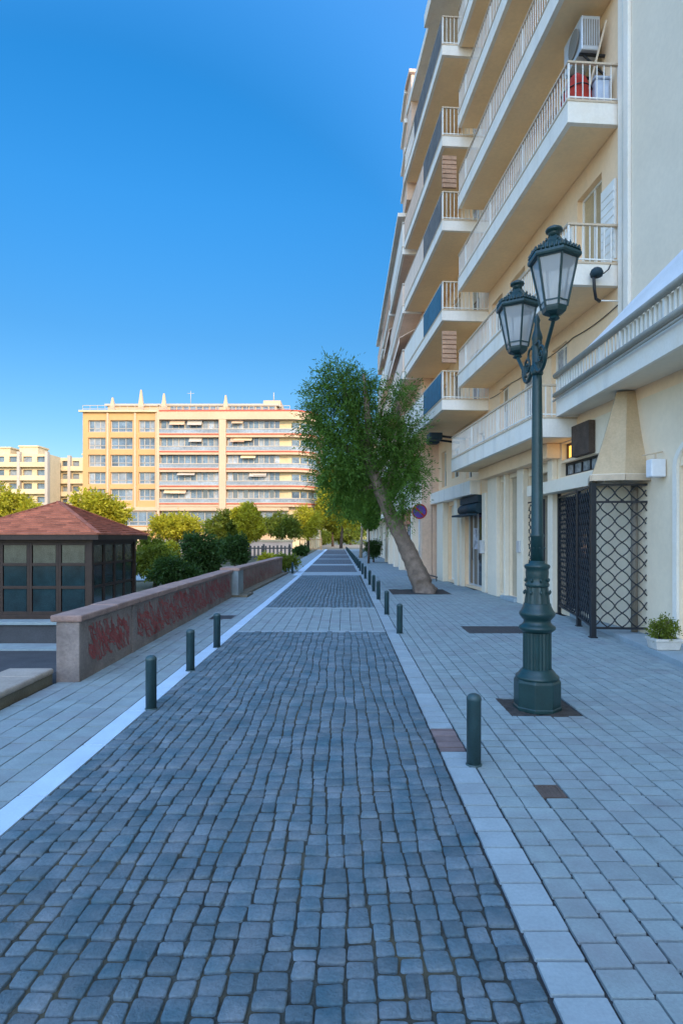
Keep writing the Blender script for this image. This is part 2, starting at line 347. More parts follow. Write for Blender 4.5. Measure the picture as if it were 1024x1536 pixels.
# the half of the sky round the sun is brighter and whiter than the half opposite it
dt = N.new('ShaderNodeVectorMath'); dt.operation = 'DOT_PRODUCT'; dt.inputs[1].default_value = (SUN.x, SUN.y, 0.0); Lk.new(tc.outputs['Generated'], dt.inputs[0])
fm = N.new('ShaderNodeMath'); fm.operation = 'MULTIPLY_ADD'; fm.inputs[1].default_value = 0.5; fm.inputs[2].default_value = 0.5; Lk.new(dt.outputs['Value'], fm.inputs[0])
mg = N.new('ShaderNodeValToRGB'); Lk.new(fm.outputs[0], mg.inputs[0]); e = mg.color_ramp.elements
e[0].position = 0.105; e[0].color = (.275, .275, .275, 1); e[1].position = 0.675; e[1].color = (1, 1, 1, 1)
for p_, v_ in ((0.15, .37), (0.30, .56)):
    q_ = e.new(p_); q_.color = (v_, v_, v_, 1)
mk = N.new('ShaderNodeMath'); mk.operation = 'MULTIPLY'; mk.inputs[1].default_value = 3.15; Lk.new(mg.outputs[0], mk.inputs[0])
ms = N.new('ShaderNodeMapRange'); ms.inputs[1].default_value = -0.80; ms.inputs[2].default_value = -0.1; ms.inputs[3].default_value = 1.42; ms.inputs[4].default_value = 0.92
Lk.new(dt.outputs['Value'], ms.inputs[0]); Lk.new(ms.outputs[0], hs.inputs['Saturation'])
v3 = N.new('ShaderNodeVectorMath'); v3.operation = 'SCALE'; Lk.new(vs_.outputs[0], v3.inputs[0]); Lk.new(mk.outputs[0], v3.inputs['Scale'])
Lk.new(v3.outputs[0], N['Background'].inputs['Color']); N['Background'].inputs['Strength'].default_value = 0.15
sl = bpy.data.lights.new('sun', 'SUN'); so = bpy.data.objects.new('sun', sl); C.objects.link(so)
sl.energy = 2.0; sl.angle = R(0.5); sl.color = (1.0, 0.70, 0.38)
sd = Vector((SUN.x * math.cos(R(EL)), SUN.y * math.cos(R(EL)), math.sin(R(EL))))
so.rotation_euler = sd.to_track_quat('Z', 'Y').to_euler(); so.location = (20, -40, 60)
SC.view_settings.view_transform = 'Standard'; SC.view_settings.look = 'None'; SC.view_settings.gamma = 1
SC.view_settings.exposure = 0.98
SC.cycles.max_bounces = 8; SC.cycles.diffuse_bounces = 6; SC.cycles.transparent_max_bounces = 12

# ------------------------------------------------------------------ ground
def bend(Y): return -0.009 * max(0.0, Y - 20)
XL, XR = -1.90, 0.735          # cobbled carriageway
def ground_z(X, Y):
    if X > -3.66: return -0.05
    if Y < 0.0: return -0.05
    if Y < 16.31: return -1.2
    if Y < 23.5: return -0.6
    if Y < 36: return -0.6 + (Y - 23.5) / 12.5 * 0.55
    return -0.05
gx = [-900, -300, -120, -60, -30, -20, -12, -8, -5, -3.68, -3.64, 0, 4, 12, 60, 300, 900]
gy = [-300, -60, -20, -0.05, 0.0, 4, 8, 12, 16.30, 16.32, 20, 23.5, 26, 29, 32, 36, 45, 60, 90, 150, 300, 1200]
m = MB()
for y in gy:
    for x in gx: m.v.append((x, y, ground_z(x, y)))
nx = len(gx)
for j in range(len(gy) - 1):
    for i in range(nx - 1): m.face([j * nx + i, j * nx + i + 1, (j + 1) * nx + i + 1, (j + 1) * nx + i])
tag(m.build('ground', M['earth']), kind='structure')

def stone(mb, x0, x1, y0, y1, ztop, depth, cut, inset, n=3, jit=0.0, crown=0.0, rng=random):
    """one paving stone: rounded outline, sloping shoulder, top"""
    cx, cy = (x0 + x1) / 2, (y0 + y1) / 2; out = []
    for (ax, ay, q) in ((x1, y1, 0), (x0, y1, 1), (x0, y0, 2), (x1, y0, 3)):
        sx = 1 if ax == x1 else -1; sy = 1 if ay == y1 else -1
        jx = rng.uniform(-jit, jit); jy = rng.uniform(-jit, jit)
        ccx = ax - sx * cut; ccy = ay - sy * cut
        for k in range(n):
            a = math.pi / 2 * q + (math.pi / 2) * k / max(1, n - 1) if n > 1 else math.pi / 4 + math.pi / 2 * q
            out.append((ccx + math.cos(a) * cut + jx, ccy + math.sin(a) * cut + jy))
    K = len(out); tx = rng.uniform(-1, 1) * jit * 0.5; ty = rng.uniform(-1, 1) * jit * 0.5
    rings = []
    for (s_, z) in ((0, ztop - depth), (inset * 0.35, ztop - inset * 0.75), (inset, ztop - inset * 0.12), (inset * 2.4, ztop + crown * 0.7)) if crown else ((0, ztop - depth), (inset, ztop)):
        b = len(mb.v)
        for (x, y) in out:
            dx, dy = cx - x, cy - y; l = math.hypot(dx, dy)
            f = min(0.9, s_ / l)
            X, Y = x + dx * f, y + dy * f
            mb.v.append((X, Y, z + (X - cx) * tx + (Y - cy) * ty))
        rings.append(b)
    for a, b in zip(rings, rings[1:]):
        for k in range(K): k2 = (k + 1) % K; mb.face([a + k, a + k2, b + k2, b + k])
    if crown:
        c = len(mb.v); mb.v.append((cx, cy, ztop + crown))
        for k in range(K): mb.face([rings[-1] + k, rings[-1] + (k + 1) % K, c])
    else: mb.face([rings[-1] + k for k in range(K)])

def wav(Y, k): return 0.012 * math.sin(Y * 1.7 + k * 0.55) + 0.008 * math.sin(Y * 4.1 + k * 1.9) + 0.004 * math.sin(Y * 9.7 + k * 3.1)
def cobbles(mb, x0, x1, y0, y1, detail):
    nc = 25; cw = (x1 - x0) / nc; ys = [y0]
    while ys[-1] < y1 - 0.15: ys.append(ys[-1] + 0.114 * random.uniform(0.84, 1.16))
    ys.append(y1); nr_ = len(ys)
    lines = []
    for k in range(nc):
        ph = random.gauss(0, 0.012)
        lines.append([y + (0 if q in (0, nr_ - 1) else ph + 0.016 * math.sin(k * 0.9 + y * 0.7) + 0.010 * math.sin(k * 2.3 + y * 2.1) + random.gauss(0, 0.0075)) for q, y in enumerate(ys)])
    for k in range(nc):
        for q in range(nr_ - 1):
            ya, yb = lines[k][q], lines[k][q + 1]; ym = (ya + yb) / 2
            a = x0 + k * cw + (wav(ym, k) if k else 0); b = x0 + (k + 1) * cw + (wav(ym, k + 1) if k < nc - 1 else 0)
            gx_ = random.uniform(0.003, 0.0065); gy_ = random.uniform(0.0045, 0.0095)
            mb.tone = min(1, max(0, random.gauss(0.5, 0.24)))
            z = random.gauss(0, 0.0028); bx = bend(ym)
            if detail: stone(mb, a + gx_ + bx, b - gx_ + bx, ya + gy_, yb - gy_, z, 0.026, 0.012, 0.0036, 3, 0.0045, 0.0014)
            else: stone(mb, a + gx_ + bx, b - gx_ + bx, ya + gy_, yb - gy_, z, 0.022, 0.012, 0.006, 2, 0.004, 0)
m = MB(); m.sm = True
cobbles(m, XL, XR, 1.2, 10.68, True)
cobbles(m, XL, XR, 14.3, 27.0, False)
tag(m.build('cobble_road', M['cobble'], recalc=False), kind='structure')

m = MB(); m.quad((-2.2, -3, -0.011), (XR, -3, -0.011), (XR, 29, -0.011), (-2.2, 29, -0.011))
tag(m.build('road_bed', M['joint'], recalc=False), kind='structure')
m = MB(); m.quad((XR, -3, -0.014), (7, -3, -0.014), (7, 27.2, -0.014), (XR, 27.2, -0.014))
m.quad((-3.6, -3, -0.014), (-2.0, -3, -0.014), (-2.0, 27.2, -0.014), (-3.6, 27.2, -0.014))
tag(m.build('pavement_bed', M['paver_joint'], recalc=False), kind='structure')

HOLES = [(1.56, 2.22, 5.58, 6.20), (2.18, 3.26, 10.46, 11.3), (1.265, 1.425, 3.83, 4.02), (1.45, 3.2, 17.75, 19.6), (-2.78, -2.32, 12.3, 12.9)]
def clip_holes(a, b, c, d):
    out = [(a, b, c, d)]
    for (x0, x1, y0, y1) in HOLES:
        nxt = []
        for (a, b, c, d) in out:
            if b <= x0 or a >= x1 or d <= y0 or c >= y1: nxt.append((a, b, c, d)); continue
            if a < x0: nxt.append((a, x0, c, d))
            if b > x1: nxt.append((x1, b, c, d))
            m0, m1 = max(a, x0), min(b, x1)
            if c < y0: nxt.append((m0, m1, c, y0))
            if d > y1: nxt.append((m0, m1, y1, d))
        out = nxt
    return [q for q in out if q[1] - q[0] > 0.02 and q[3] - q[2] > 0.02]
def hole(x0, x1, y0, y1):
    cx, cy = (x0 + x1) / 2, (y0 + y1) / 2
    return any(a < cx < b and c < cy < d for a, b, c, d in HOLES)
def pavers(mb, x0, x1, y0, y1, cw, cl, wob=0.005, off=0.03, g=0.0042, limit=None, shift=None):
    nc = max(1, round((x1 - x0) / cw)); cw = (x1 - x0) / nc
    for k in range(nc):
        y = y0 - random.uniform(0, cl); o = random.uniform(-off, off)
        while y < y1:
            l = cl * random.uniform(0.93, 1.07)
            if random.random() < 0.04: l *= 1.6
            ya, yb = max(y, y0), min(y + l, y1)
            if yb - ya > 0.03:
                f = lambda q, e: (wob * math.sin(y * 0.9 + q * 0.7) + wob * 0.5 * math.sin(y * 2.6 + q * 2.2)) if e else 0
                a = x0 + k * cw + f(k, k > 0); b = x0 + (k + 1) * cw + f(k + 1, k < nc - 1)
                if not (limit and limit((a + b) / 2, (ya + yb) / 2)):
                    mb.tone = min(1, max(0, random.gauss(0.5, 0.2)))
                    gg = g * random.uniform(0.6, 1.5)
                    for (qa, qb, qc, qd) in clip_holes(a + gg, b - gg, ya + gg * 1.5, yb - gg * 1.5):
                        stone(mb, qa, qb, qc, qd, random.gauss(0, 0.0009), 0.014, 0.005, 0.0022, 2, 0.0015, 0)
            y += l
m = MB()
pavers(m, 0.955, 5.3, 1.0, 27, 0.163, 0.155, limit=lambda x, y: x > 5.2 - 0.075 * y + 0.5)
pavers(m, -3.5, -2.095, 1.0, 27, 0.2, 0.30, off=0.15, limit=lambda x, y: x < -3.35)
pavers(m, XL, XR, 10.70, 14.28, 0.2, 0.2)
tag(m.build('pavement', M['paver'], recalc=False), kind='structure')
m = MB()
pavers(m, XR + 0.008, 0.95, 1.0, 4.65, 0.22, 0.17)
pavers(m, XR + 0.008, 0.95, 5.23, 27, 0.22, 0.18)
for a, b in ((10.62, 10.74), (14.22, 14.36)):
    m.tone = 0.6
    for i in range(8):
        s = (XR - XL) / 8; stone(m, XL + i * s + 0.004, XL + (i + 1) * s - 0.004, a, b, 0.004, 0.02, 0.006, 0.004, 2, 0.001, 0)
tag(m.build('pavement_border', M['pale'], recalc=False), kind='structure')
m = MB(); pavers(m, XR + 0.008, 0.95, 4.66, 5.22, 0.22, 0.14)
tag(m.build('pavement_patch', M['redpaver'], recalc=False), kind='structure')
m = MB()
y = 1.0
while y < 27:
    l = 0.95; m.tone = random.uniform(0.3, 0.7)
    stone(m, -2.088, -1.905, y + 0.002, min(27, y + l) - 0.002, random.gauss(0.002, 0.001), 0.025, 0.006, 0.005, 2, 0.001, 0); y += l
tag(m.build('kerb_strip', M['strip'], recalc=False), kind='structure')

# beyond 27 m: sheets
def sheet(name, x0, x1, y0, y1, z, material, n=12):
    mb = MB()
    for i in range(n):
        a = y0 + (y1 - y0) * i / n; b = y0 + (y1 - y0) * (i + 1) / n
        mb.quad((x0 + bend(a), a, z), (x1 + bend(a), a, z), (x1 + bend(b), b, z), (x0 + bend(b), b, z))
    return tag(mb.build(name, material, recalc=False), kind='structure')
sheet('far_road', XL, XR, 29.7, 92, -0.004, M['far_cobble'])
sheet('far_pavement', XR + 0.22, 5.5, 27, 92, -0.004, M['far_paver'])
sheet('far_footway', -3.3, -2.25, 27, 92, -0.006, M['far_paver'])
sheet('far_border', XR, XR + 0.22, 27, 92, 0.0, M['pale'])
sheet('far_kerb_strip', -2.25, XL, 27, 92, 0.0, M['strip'])
sheet('crossing_band', XL, XR, 27, 29.7, 0.0, M['pale'], 2)
for q, (a, b) in enumerate(((37, 39), (48, 49.5), (60, 62))):
    tag(sheet('crossing_band', XL, XR, a, b, 0.002, M['pale'], 2), kind='structure')
m = MB(); m.quad((-14, 92, 0.0), (14, 92, 0.0), (14, 190, 0.0), (-14, 190, 0.0)); tag(m.build('square', M['sandy'], recalc=False), kind='structure')
m = MB(); m.quad((-40, 0.1, -1.19), (-3.7, 0.1, -1.19), (-3.7, 15.2, -1.19), (-40, 15.2, -1.19)); tag(m.build('sunken_road', M['asphalt'], recalc=False), kind='structure')
m = MB(); m.quad((-40, 15.2, -1.15), (-3.7, 15.2, -1.15), (-3.7, 16.05, -1.15), (-40, 16.05, -1.15)); m.quad((-40, 15.2, -1.19), (-3.7, 15.2, -1.19), (-3.7, 15.2, -1.15), (-40, 15.2, -1.15)); tag(m.build('sunken_pavement', M['paver'], recalc=False), kind='structure')
m = MB(); m.quad((-24, 16.5, -0.59), (-3.7, 16.5, -0.59), (-3.7, 23.2, -0.59), (-24, 23.2, -0.59)); tag(m.build('terrace', M['far_paver'], recalc=False), kind='structure')
m = MB(); m.quad((-24, 28.5, -0.33), (-3.4, 28.5, -0.33), (-3.4, 31.2, -0.21), (-24, 31.2, -0.21)); tag(m.build('park_path', M['far_paver'], recalc=False), kind='structure')

# soil pits, lids
for nm, (x0, x1, y0, y1), mt, lab, cat in (
    ('drain_grate', HOLES[1], M['ironlid'], 'wide dark rectangular grate in the pavement behind the lamp post', 'grate'),
    ('utility_lid', HOLES[2], M['rustlid'], 'small square brown lid set in the pavers near the nearest bollard', 'lid'),
    ('manhole_cover', HOLES[4], M['ironlid'], 'dark iron cover in the pavement beside the graffiti wall', 'cover')):
    t = empty(nm, ((x0 + x1) / 2, (y0 + y1) / 2, 0), lab, cat)
    mb = MB(); mb.box(x0 + 0.006, x1 - 0.006, y0 + 0.006, y1 - 0.006, -0.03, -0.004); 
    mb.build('plate', mt, t)
    mb = MB(); g = 0.02 if x1 - x0 < 0.3 else 0.03
    mb.box(x0, x0 + g, y0, y1, -0.012, 0.001); mb.box(x1 - g, x1, y0, y1, -0.012, 0.001)
    mb.box(x0 + g, x1 - g, y0, y0 + g, -0.012, 0.001); mb.box(x0 + g, x1 - g, y1 - g, y1, -0.012, 0.001)
    nb = 4 if g < 0.03 else 12
    for i in range(1, nb):
        xx = x0 + g + (x1 - x0 - 2 * g) * i / nb; mb.box(xx - 0.006, xx + 0.006, y0 + g, y1 - g, -0.01, -0.001)
    mb.build('frame', mt, t)
for (x0, x1, y0, y1) in (HOLES[0], HOLES[3]):
    m = MB(); nx_, ny_ = 14, 12
    for j in range(ny_ + 1):
        for i in range(nx_ + 1):
            m.v.append((x0 + (x1 - x0) * i / nx_, y0 + (y1 - y0) * j / ny_, -0.010 + random.uniform(-0.006, 0.012)))
    for j in range(ny_):
        for i in range(nx_): q = j * (nx_ + 1) + i; m.face([q, q + 1, q + nx_ + 2, q + nx_ + 1])
    tag(m.build('soil_ground', M['soil'], recalc=False), kind='structure')

# ------------------------------------------------------------------ bollards
def make_bollard(x, y, label):
    t = empty('bollard', (x, y, 0), label, 'bollard', 'green bollards along the street')
    mb = MB()
    mb.lathe((x, y, 0), [(0.052, -0.01), (0.052, 0.47), (0.054, 0.472), (0.054, 0.486), (0.049, 0.50), (0.036, 0.512), (0.018, 0.519), (0.004, 0.521)], 24)
    mb.build('post', M['bollard'], t)
    mb = MB(); mb.lathe((x, y, 0), [(0.060, -0.004), (0.060, 0.006), (0.053, 0.012)], 24, caps=False); mb.build('collar', M['bollard'], t)
    return t
bl = [(-1.87, 5.82, 'green bollard on the white strip nearest the graffiti wall\'s near end'),
      (-1.92, 7.5, 'middle of the three green bollards on the left white strip'),
      (-1.93, 9.11, 'farthest of the three green bollards left of the near cobbles'),
      (0.945, 4.38, 'nearest green bollard on the right, in front of the lamp post'),
      (0.965, 10.46, 'green bollard standing alone level with the dark pavement grate'),
      (0.925, 13.07, 'second green bollard beyond the lamp post on the right edge'),
      (0.93, 16.3, 'third green bollard beyond the lamp post, before the leaning trunk'),
      (0.92, 18.8, 'green bollard level with the base of the leaning tree'),
      (0.91, 21.5, 'first green bollard past the leaning tree base')]
y = 24.75
ORD = 'sixth seventh eighth ninth tenth eleventh twelfth thirteenth fourteenth fifteenth sixteenth seventeenth eighteenth nineteenth twentieth twenty-first twenty-second twenty-third twenty-fourth twenty-fifth twenty-sixth twenty-seventh twenty-eighth twenty-ninth thirtieth'.split()
k = 1
while y < 88:
    bl.append((0.91 + bend(y), y, ORD[k] + ' green bollard of the right-hand row, counted from the nearest one')); y += 3.0; k += 1
bl.append((-2.45, 28.5, 'short green bollard by the plants at the far wall end'))
b0 = make_bollard(*bl[0])
for (x, y, lab) in bl[1:]:
    c = copy_tree(b0); c.location = (x, y, 0); c['label'] = lab
    c.rotation_euler = (R(random.uniform(-0.8, 0.8)), R(random.uniform(-0.8, 0.8)), random.uniform(0, 6))

# ------------------------------------------------------------------ street lamp
LX, LY = 1.885, 5.87
lamp = empty('street_lamp', (LX, LY, 0), 'dark green cast iron street lamp with two glass lanterns on the right pavement', 'street lamp')
c = (LX, LY, 0)
mb = MB()
mb.lathe(c, [(0.225, -0.01), (0.225, 0.02), (0.218, 0.03), (0.218, 0.255), (0.21, 0.275), (0.2, 0.285)], 8, sm=False, rot=R(22.5))
mb.lathe(c, [(0.2, 0.28), (0.203, 0.295), (0.198, 0.31), (0.175, 0.325), (0.168, 0.34), (0.15, 0.36), (0.138, 0.375)], 32)
mb.build('base', M['green'], lamp, bevel=0.006)
mb = MB()
mb.lathe(c, [(0.131, 0.37), (0.131, 0.73)], 48, flute=0.06, sm=False)
mb.lathe(c, [(0.135, 0.72), (0.15, 0.735), (0.168, 0.75), (0.172, 0.765), (0.166, 0.778), (0.145, 0.79), (0.128, 0.81), (0.125, 0.835), (0.138, 0.85),
             (0.16, 0.875), (0.168, 0.895), (0.165, 0.91), (0.148, 0.93), (0.132, 0.965), (0.126, 0.99), (0.122, 0.995)], 36)
mb.lathe(c, [(0.12, 0.985), (0.112, 1.05), (0.104, 1.12), (0.1, 1.16)], 32, flute=0.05, sm=False)
mb.lathe(c, [(0.103, 1.15), (0.112, 1.16), (0.114, 1.175), (0.106, 1.19), (0.1, 1.205), (0.104, 1.24), (0.108, 1.29), (0.104, 1.315), (0.118, 1.335), (0.122, 1.35), (0.112, 1.362), (0.075, 1.375), (0.068, 1.4)], 32)
for k in range(8):
    a = k * math.pi / 4
    for (rr, zz, s) in ((0.112, 1.215, 0.02), (0.124, 1.10, 0.022), (0.075, 1.52, 0.011)):
        px_, py_ = LX + math.cos(a) * rr, LY + math.sin(a) * rr
        mb.lathe((px_, py_, zz), [(0.001, -s), (s * 0.55, -s * 0.4), (s * 0.6, s * 0.3), (0.001, s)], 6)
mb.build('pedestal', M['green'], lamp)
mb = MB()
mb.lathe(c, [(0.062, 1.37), (0.06, 1.62), (0.066, 1.63), (0.066, 1.645), (0.057, 1.66), (0.053, 2.3), (0.046, 3.1), (0.044, 3.2)], 24, flute=0.035, sm=True)
mb.lathe(c, [(0.05, 3.17), (0.056, 3.18), (0.056, 3.22), (0.048, 3.235), (0.046, 3.5), (0.052, 3.52), (0.044, 3.56), (0.03, 3.6), (0.022, 3.66), (0.03, 3.69), (0.018, 3.73), (0.002, 3.76)], 20)
mb.build('shaft', M['green'], lamp)
def arc(cx, cz, r, a0, a1, n=14): return [(cx + r * math.cos(R(a0 + (a1 - a0) * i / n)), cz + r * math.sin(R(a0 + (a1 - a0) * i / n))) for i in range(n + 1)]
for sg in (-1, 1):
    def W(q, sg=sg): return (LX - 0.03 * (1 if sg < 0 else 1), LY + sg * q[0], q[1])
    mb = MB()
    spine = [(0.04, 3.27)] + arc(0.20, 3.30, 0.14, 215, 365, 16) + [(0.42, 3.39), (0.50, 3.46), (0.535, 3.50), (0.545, 3.54)]
    mb.tube([W(q) for q in spine], [0.02] * 6 + [0.018] * (len(spine) - 6), 8)
    sc = [(0.20 + (0.10 - 0.085 * i / 22) * math.cos(R(-60 + i * 27)), 3.305 + (0.10 - 0.085 * i / 22) * math.sin(R(-60 + i * 27))) for i in range(23)]
    mb.tube([W(q) for q in sc], 0.012, 7)
    mb.tube([W(q) for q in [(0.04, 3.46)] + arc(0.12, 3.40, 0.055, 130, -60, 10)], 0.011, 7)
    for k in range(5):
        a = k * 72
        mb.lathe(W((0.20 + 0.025 * math.cos(R(a)), 3.305 + 0.025 * math.sin(R(a)))), [(0.001, -0.014), (0.013, 0), (0.001, 0.014)], 6)
    mb.build('arm', M['green'], lamp)
    lc = Vector(W((0.55, 0)))
    mb = MB()
    mb.lathe(lc, [(0.02, 3.49), (0.05, 3.505), (0.035, 3.53), (0.075, 3.545), (0.098, 3.56), (0.105, 3.585), (0.108, 3.605)], 6, sm=False, rot=R(30))
    rb, zb, rt, zt = 0.108, 3.60, 0.195, 4.005
    for k in range(6):
        a = R(60 * k + 30); a2 = R(60 * k + 90)
        p0 = lc + Vector((rb * math.cos(a), rb * math.sin(a), zb)); p1 = lc + Vector((rt * math.cos(a), rt * math.sin(a), zt))
        mb.bar(p0, p1, 0.016)
        q0 = lc + Vector((rb * math.cos(a2), rb * math.sin(a2), zb + 0.045)); r0 = lc + Vector((rb * math.cos(a), rb * math.sin(a), zb + 0.045))
        mb.bar(r0, q0, 0.014)
        p2 = lc + Vector((rt * math.cos(a2), rt * math.sin(a2), zt))
        mb.bar(p1, p2, 0.018)
    mb.lathe(lc, [(0.195, 3.995), (0.222, 4.005), (0.228, 4.02), (0.226, 4.04), (0.21, 4.052)], 6, sm=False, rot=R(30))
    mb.build('lantern_frame', M['green'], lamp)
    mb = MB()
    mb.lathe(lc, [(0.205, 4.048), (0.20, 4.07), (0.165, 4.10), (0.12, 4.135), (0.085, 4.165), (0.062, 4.195), (0.05, 4.215)], 6, sm=False, rot=R(30))
    mb.lathe(lc, [(0.05, 4.205), (0.048, 4.245), (0.05, 4.25), (0.07, 4.258), (0.073, 4.272), (0.066, 4.284), (0.05, 4.292), (0.03, 4.305), (0.004, 4.308)], 18)
    for k in range(6):
        a = R(60 * k + 30); a2 = R(60 * k + 90)
        for i in range(6):
            f = (i + 0.5) / 6
            e = (Vector((0.215 * math.cos(a), 0.215 * math.sin(a), 0)) * (1 - f) + Vector((0.215 * math.cos(a2), 0.215 * math.sin(a2), 0)) * f)
            mb.lathe(lc + e + Vector((0, 0, 4.05)), [(0.012, 0), (0.014, 0.012), (0.009, 0.024), (0.012, 0.032), (0.002, 0.044 if i != 2 else 0.06)], 5)
        for f in (0.25, 0.5, 0.75):
            rr = 0.20 * (1 - f) + 0.06 * f; zz = 4.07 + 0.12 * f ** 1.3
            mb.lathe(lc + Vector((rr * math.cos(a), rr * math.sin(a), zz)), [(0.009, 0), (0.012, 0.012), (0.004, 0.03)], 5)
    mb.build('lantern_roof', M['green'], lamp)
    mb = MB()
    mb.lathe(lc, [(rb * 0.97, zb), (rt * 0.97, zt)], 6, sm=False, rot=R(30), caps=False)
    mb.build('lantern_glass', M['lampglass'], lamp)
    mb = MB(); mb.lathe(lc, [(0.012, 3.6), (0.012, 3.68), (0.03, 3.70), (0.042, 3.76), (0.036, 3.82), (0.01, 3.85)], 12); mb.build('bulb', M['fascia'], lamp)

lamp.scale = (1.02, 1.02, 1.025)
# ------------------------------------------------------------------ left walls and kerb
def graffiti(x_of_y, y0, y1, z0, z1, n, seed, parent, spread):
    rng = random.Random(seed); mb = MB()
    for i in range(n):
        yc = y0 + (y1 - y0) * (i + rng.uniform(0.1, 0.9)) / n; zc = rng.uniform(z0 + 0.08, z1 - 0.08)
        hgt = rng.uniform(0.05, 0.22); wd = rng.uniform(0.10, 0.22) * spread
        k = rng.choice((3, 4, 5)); pts = []; a = rng.uniform(0, 6)
        for j in range(k * 4):
            t = j / (k * 4 - 1)
            pts.append((yc + wd * math.sin(a + t * rng.choice((4.0, 4.6))) * (0.6 + 0.4 * t), zc + hgt * math.cos(a * 1.3 + t * 5.0) * (1 - 0.3 * t)))
        hw = rng.uniform(0.005, 0.014)
        for p, q in zip(pts, pts[1:]):
            d = math.hypot(q[0] - p[0], q[1] - p[1]) + 1e-6; nx_, nz_ = -(q[1] - p[1]) / d * hw, (q[0] - p[0]) / d * hw
            zz = [max(z0, min(z1, v)) for v in (p[1] + nz_, p[1] - nz_, q[1] - nz_, q[1] + nz_)]
            yy = [max(y0, min(y1, v)) for v in (p[0] + nx_, p[0] - nx_, q[0] - nx_, q[0] + nx_)]
            e = 0.003 + rng.uniform(0, 0.002)
            mb.quad(*[(x_of_y(a_) + e, a_, b_) for a_, b_ in zip(yy, zz)])
    return mb.build('graffiti', M['graffiti'], parent, recalc=False)
def front_x(Y): return -3.04 - 0.012 * (Y - 6.9)
def mapL(u, o, z): return (front_x(u) + o, u, z)
wl = empty('garden_wall', (front_x(6.9), 6.9, 0), 'long low rendered wall covered in red graffiti, left of the street', 'wall')
mb = MB(); mb.fbox(mapL, 6.9, 16.9, -0.27, 0.0, -1.3, 0.69); mb.build('wall_body', M['wallrender'], wl, bevel=0.012)
mb = MB(); yy = 6.87
while yy < 16.9:
    e = min(16.9, yy + random.uniform(0.9, 1.3)); mb.tone = random.random()
    mb.fbox(mapL, yy + 0.003, e - 0.003, -0.33, 0.035, 0.69 + random.uniform(0, 0.004), 0.775 + random.uniform(-0.006, 0.006)); yy = e
mb.build('coping', M['coping'], wl, bevel=0.02)
graffiti(front_x, 7.15, 8.55, 0.14, 0.63, 60, 3, wl, 0.9)
graffiti(front_x, 8.9, 16.6, 0.10, 0.66, 230, 5, wl, 1.2)
mb = MB(); mb.fbox(mapL, 8.66, 8.78, 0.001, 0.012, -0.02, 0.685); mb.build('pilaster_strip', M['wallrender'], wl)

pw = empty('gate_pier', (-3.1, 17.3, 0), 'square rendered pier between the two lengths of low wall', 'pier')
mb = MB(); mb.box(-3.45, -2.98, 16.93, 17.75, -0.05, 0.74); mb.build('pier_body', M['paver'], pw, bevel=0.01)
mb = MB(); mb.box(-3.5, -2.94, 16.905, 17.8, 0.74, 0.83); mb.build('cap', M['coping'], pw, bevel=0.015)
mb = MB(); mb.box(-3.5, -2.72, 16.88, 18.0, -0.05, 0.06); mb.build('footing', M['kerbside'], pw, bevel=0.01)
w2 = empty('garden_wall', (-3.1, 17.8, 0), 'farther low reddish wall beyond the pier, ending in plants', 'wall')
def fx2(Y): return -3.12 + 0.018 * (Y - 17.8)
def mapL2(u, o, z): return (fx2(u) + o, u, z)
mb = MB(); mb.fbox(mapL2, 17.8, 28.4, -0.26, 0.0, -0.7, 0.70); mb.build('wall_body', mat('reddish_render', (0.29, 0.20, 0.165), 0.9, 0.2, 2, 0.8, 45, stain=(0.18, 0.12, 0.10), stain_scale=1.5), w2, bevel=0.01)
mb = MB(); mb.fbox(mapL2, 17.81, 28.45, -0.31, 0.03, 0.70, 0.79); mb.build('coping', M['coping'], w2, bevel=0.015)
graffiti(fx2, 18.5, 25.5, 0.15, 0.6, 40, 9, w2, 1.5)
mb = MB(); mb.fbox(mapL2, 17.82, 28.4, 0.005, 0.28, -0.05, 0.075); mb.build('plinth', M['kerbside'], w2, bevel=0.01)

kb = empty('low_kerb', (-3.5, 3.4, 0), 'low worn kerb with pale top running towards the viewer beside the sunken road', 'kerb')
mb = MB(); yy = -2.0
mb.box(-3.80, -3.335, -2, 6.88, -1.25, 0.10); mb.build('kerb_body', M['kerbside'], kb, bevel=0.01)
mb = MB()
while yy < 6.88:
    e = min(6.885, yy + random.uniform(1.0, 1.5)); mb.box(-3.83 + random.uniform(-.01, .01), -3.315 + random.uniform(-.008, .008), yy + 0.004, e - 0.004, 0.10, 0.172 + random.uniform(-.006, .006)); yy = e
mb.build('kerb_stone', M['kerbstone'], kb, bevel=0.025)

rw = empty('retaining_wall', (-8, 16.2, -1.2), 'low dark retaining wall with pale coping in front of the red roofed pavilion', 'wall')
mb = MB(); mb.box(-24, -3.75, 16.1, 16.48, -1.25, -0.66); mb.build('wall_body', M['asphalt'], rw)
mb = MB(); mb.box(-24, -3.75, 16.03, 16.55, -0.66, -0.575); mb.build('coping', M['paver'], rw, bevel=0.01)

# ------------------------------------------------------------------ pavilion
KX0, KX1, KY0, KY1, KZ = -10.45, -7.07, 16.75, 20.15, -0.59
kio = empty('pavilion', (-8.76, 18.4, KZ), 'dark wooden glazed pavilion with a red shingled pyramid roof', 'pavilion')
EV = 1.72
mb = MB()
mb.box(KX0 - 0.05, KX1 + 0.05, KY0 - 0.05, KY1 + 0.05, KZ - 0.02, KZ + 0.12)
mb.box(KX0 + 0.09, KX1 - 0.09, KY0 + 0.09, KY1 - 0.09, KZ + 0.12, KZ + 0.16)
mb.build('floor_frame', M['darkwood'], kio, bevel=0.01)
zl, zt_ = KZ + 0.12, EV - 0.02
for x in (KX0, KX1):
    for y in (KY0, KY1):
        mb = MB(); mb.box(x - 0.07, x + 0.07, y - 0.07, y + 0.07, zl, zt_); mb.build('corner_post', M['darkwood'], kio, bevel=0.008)
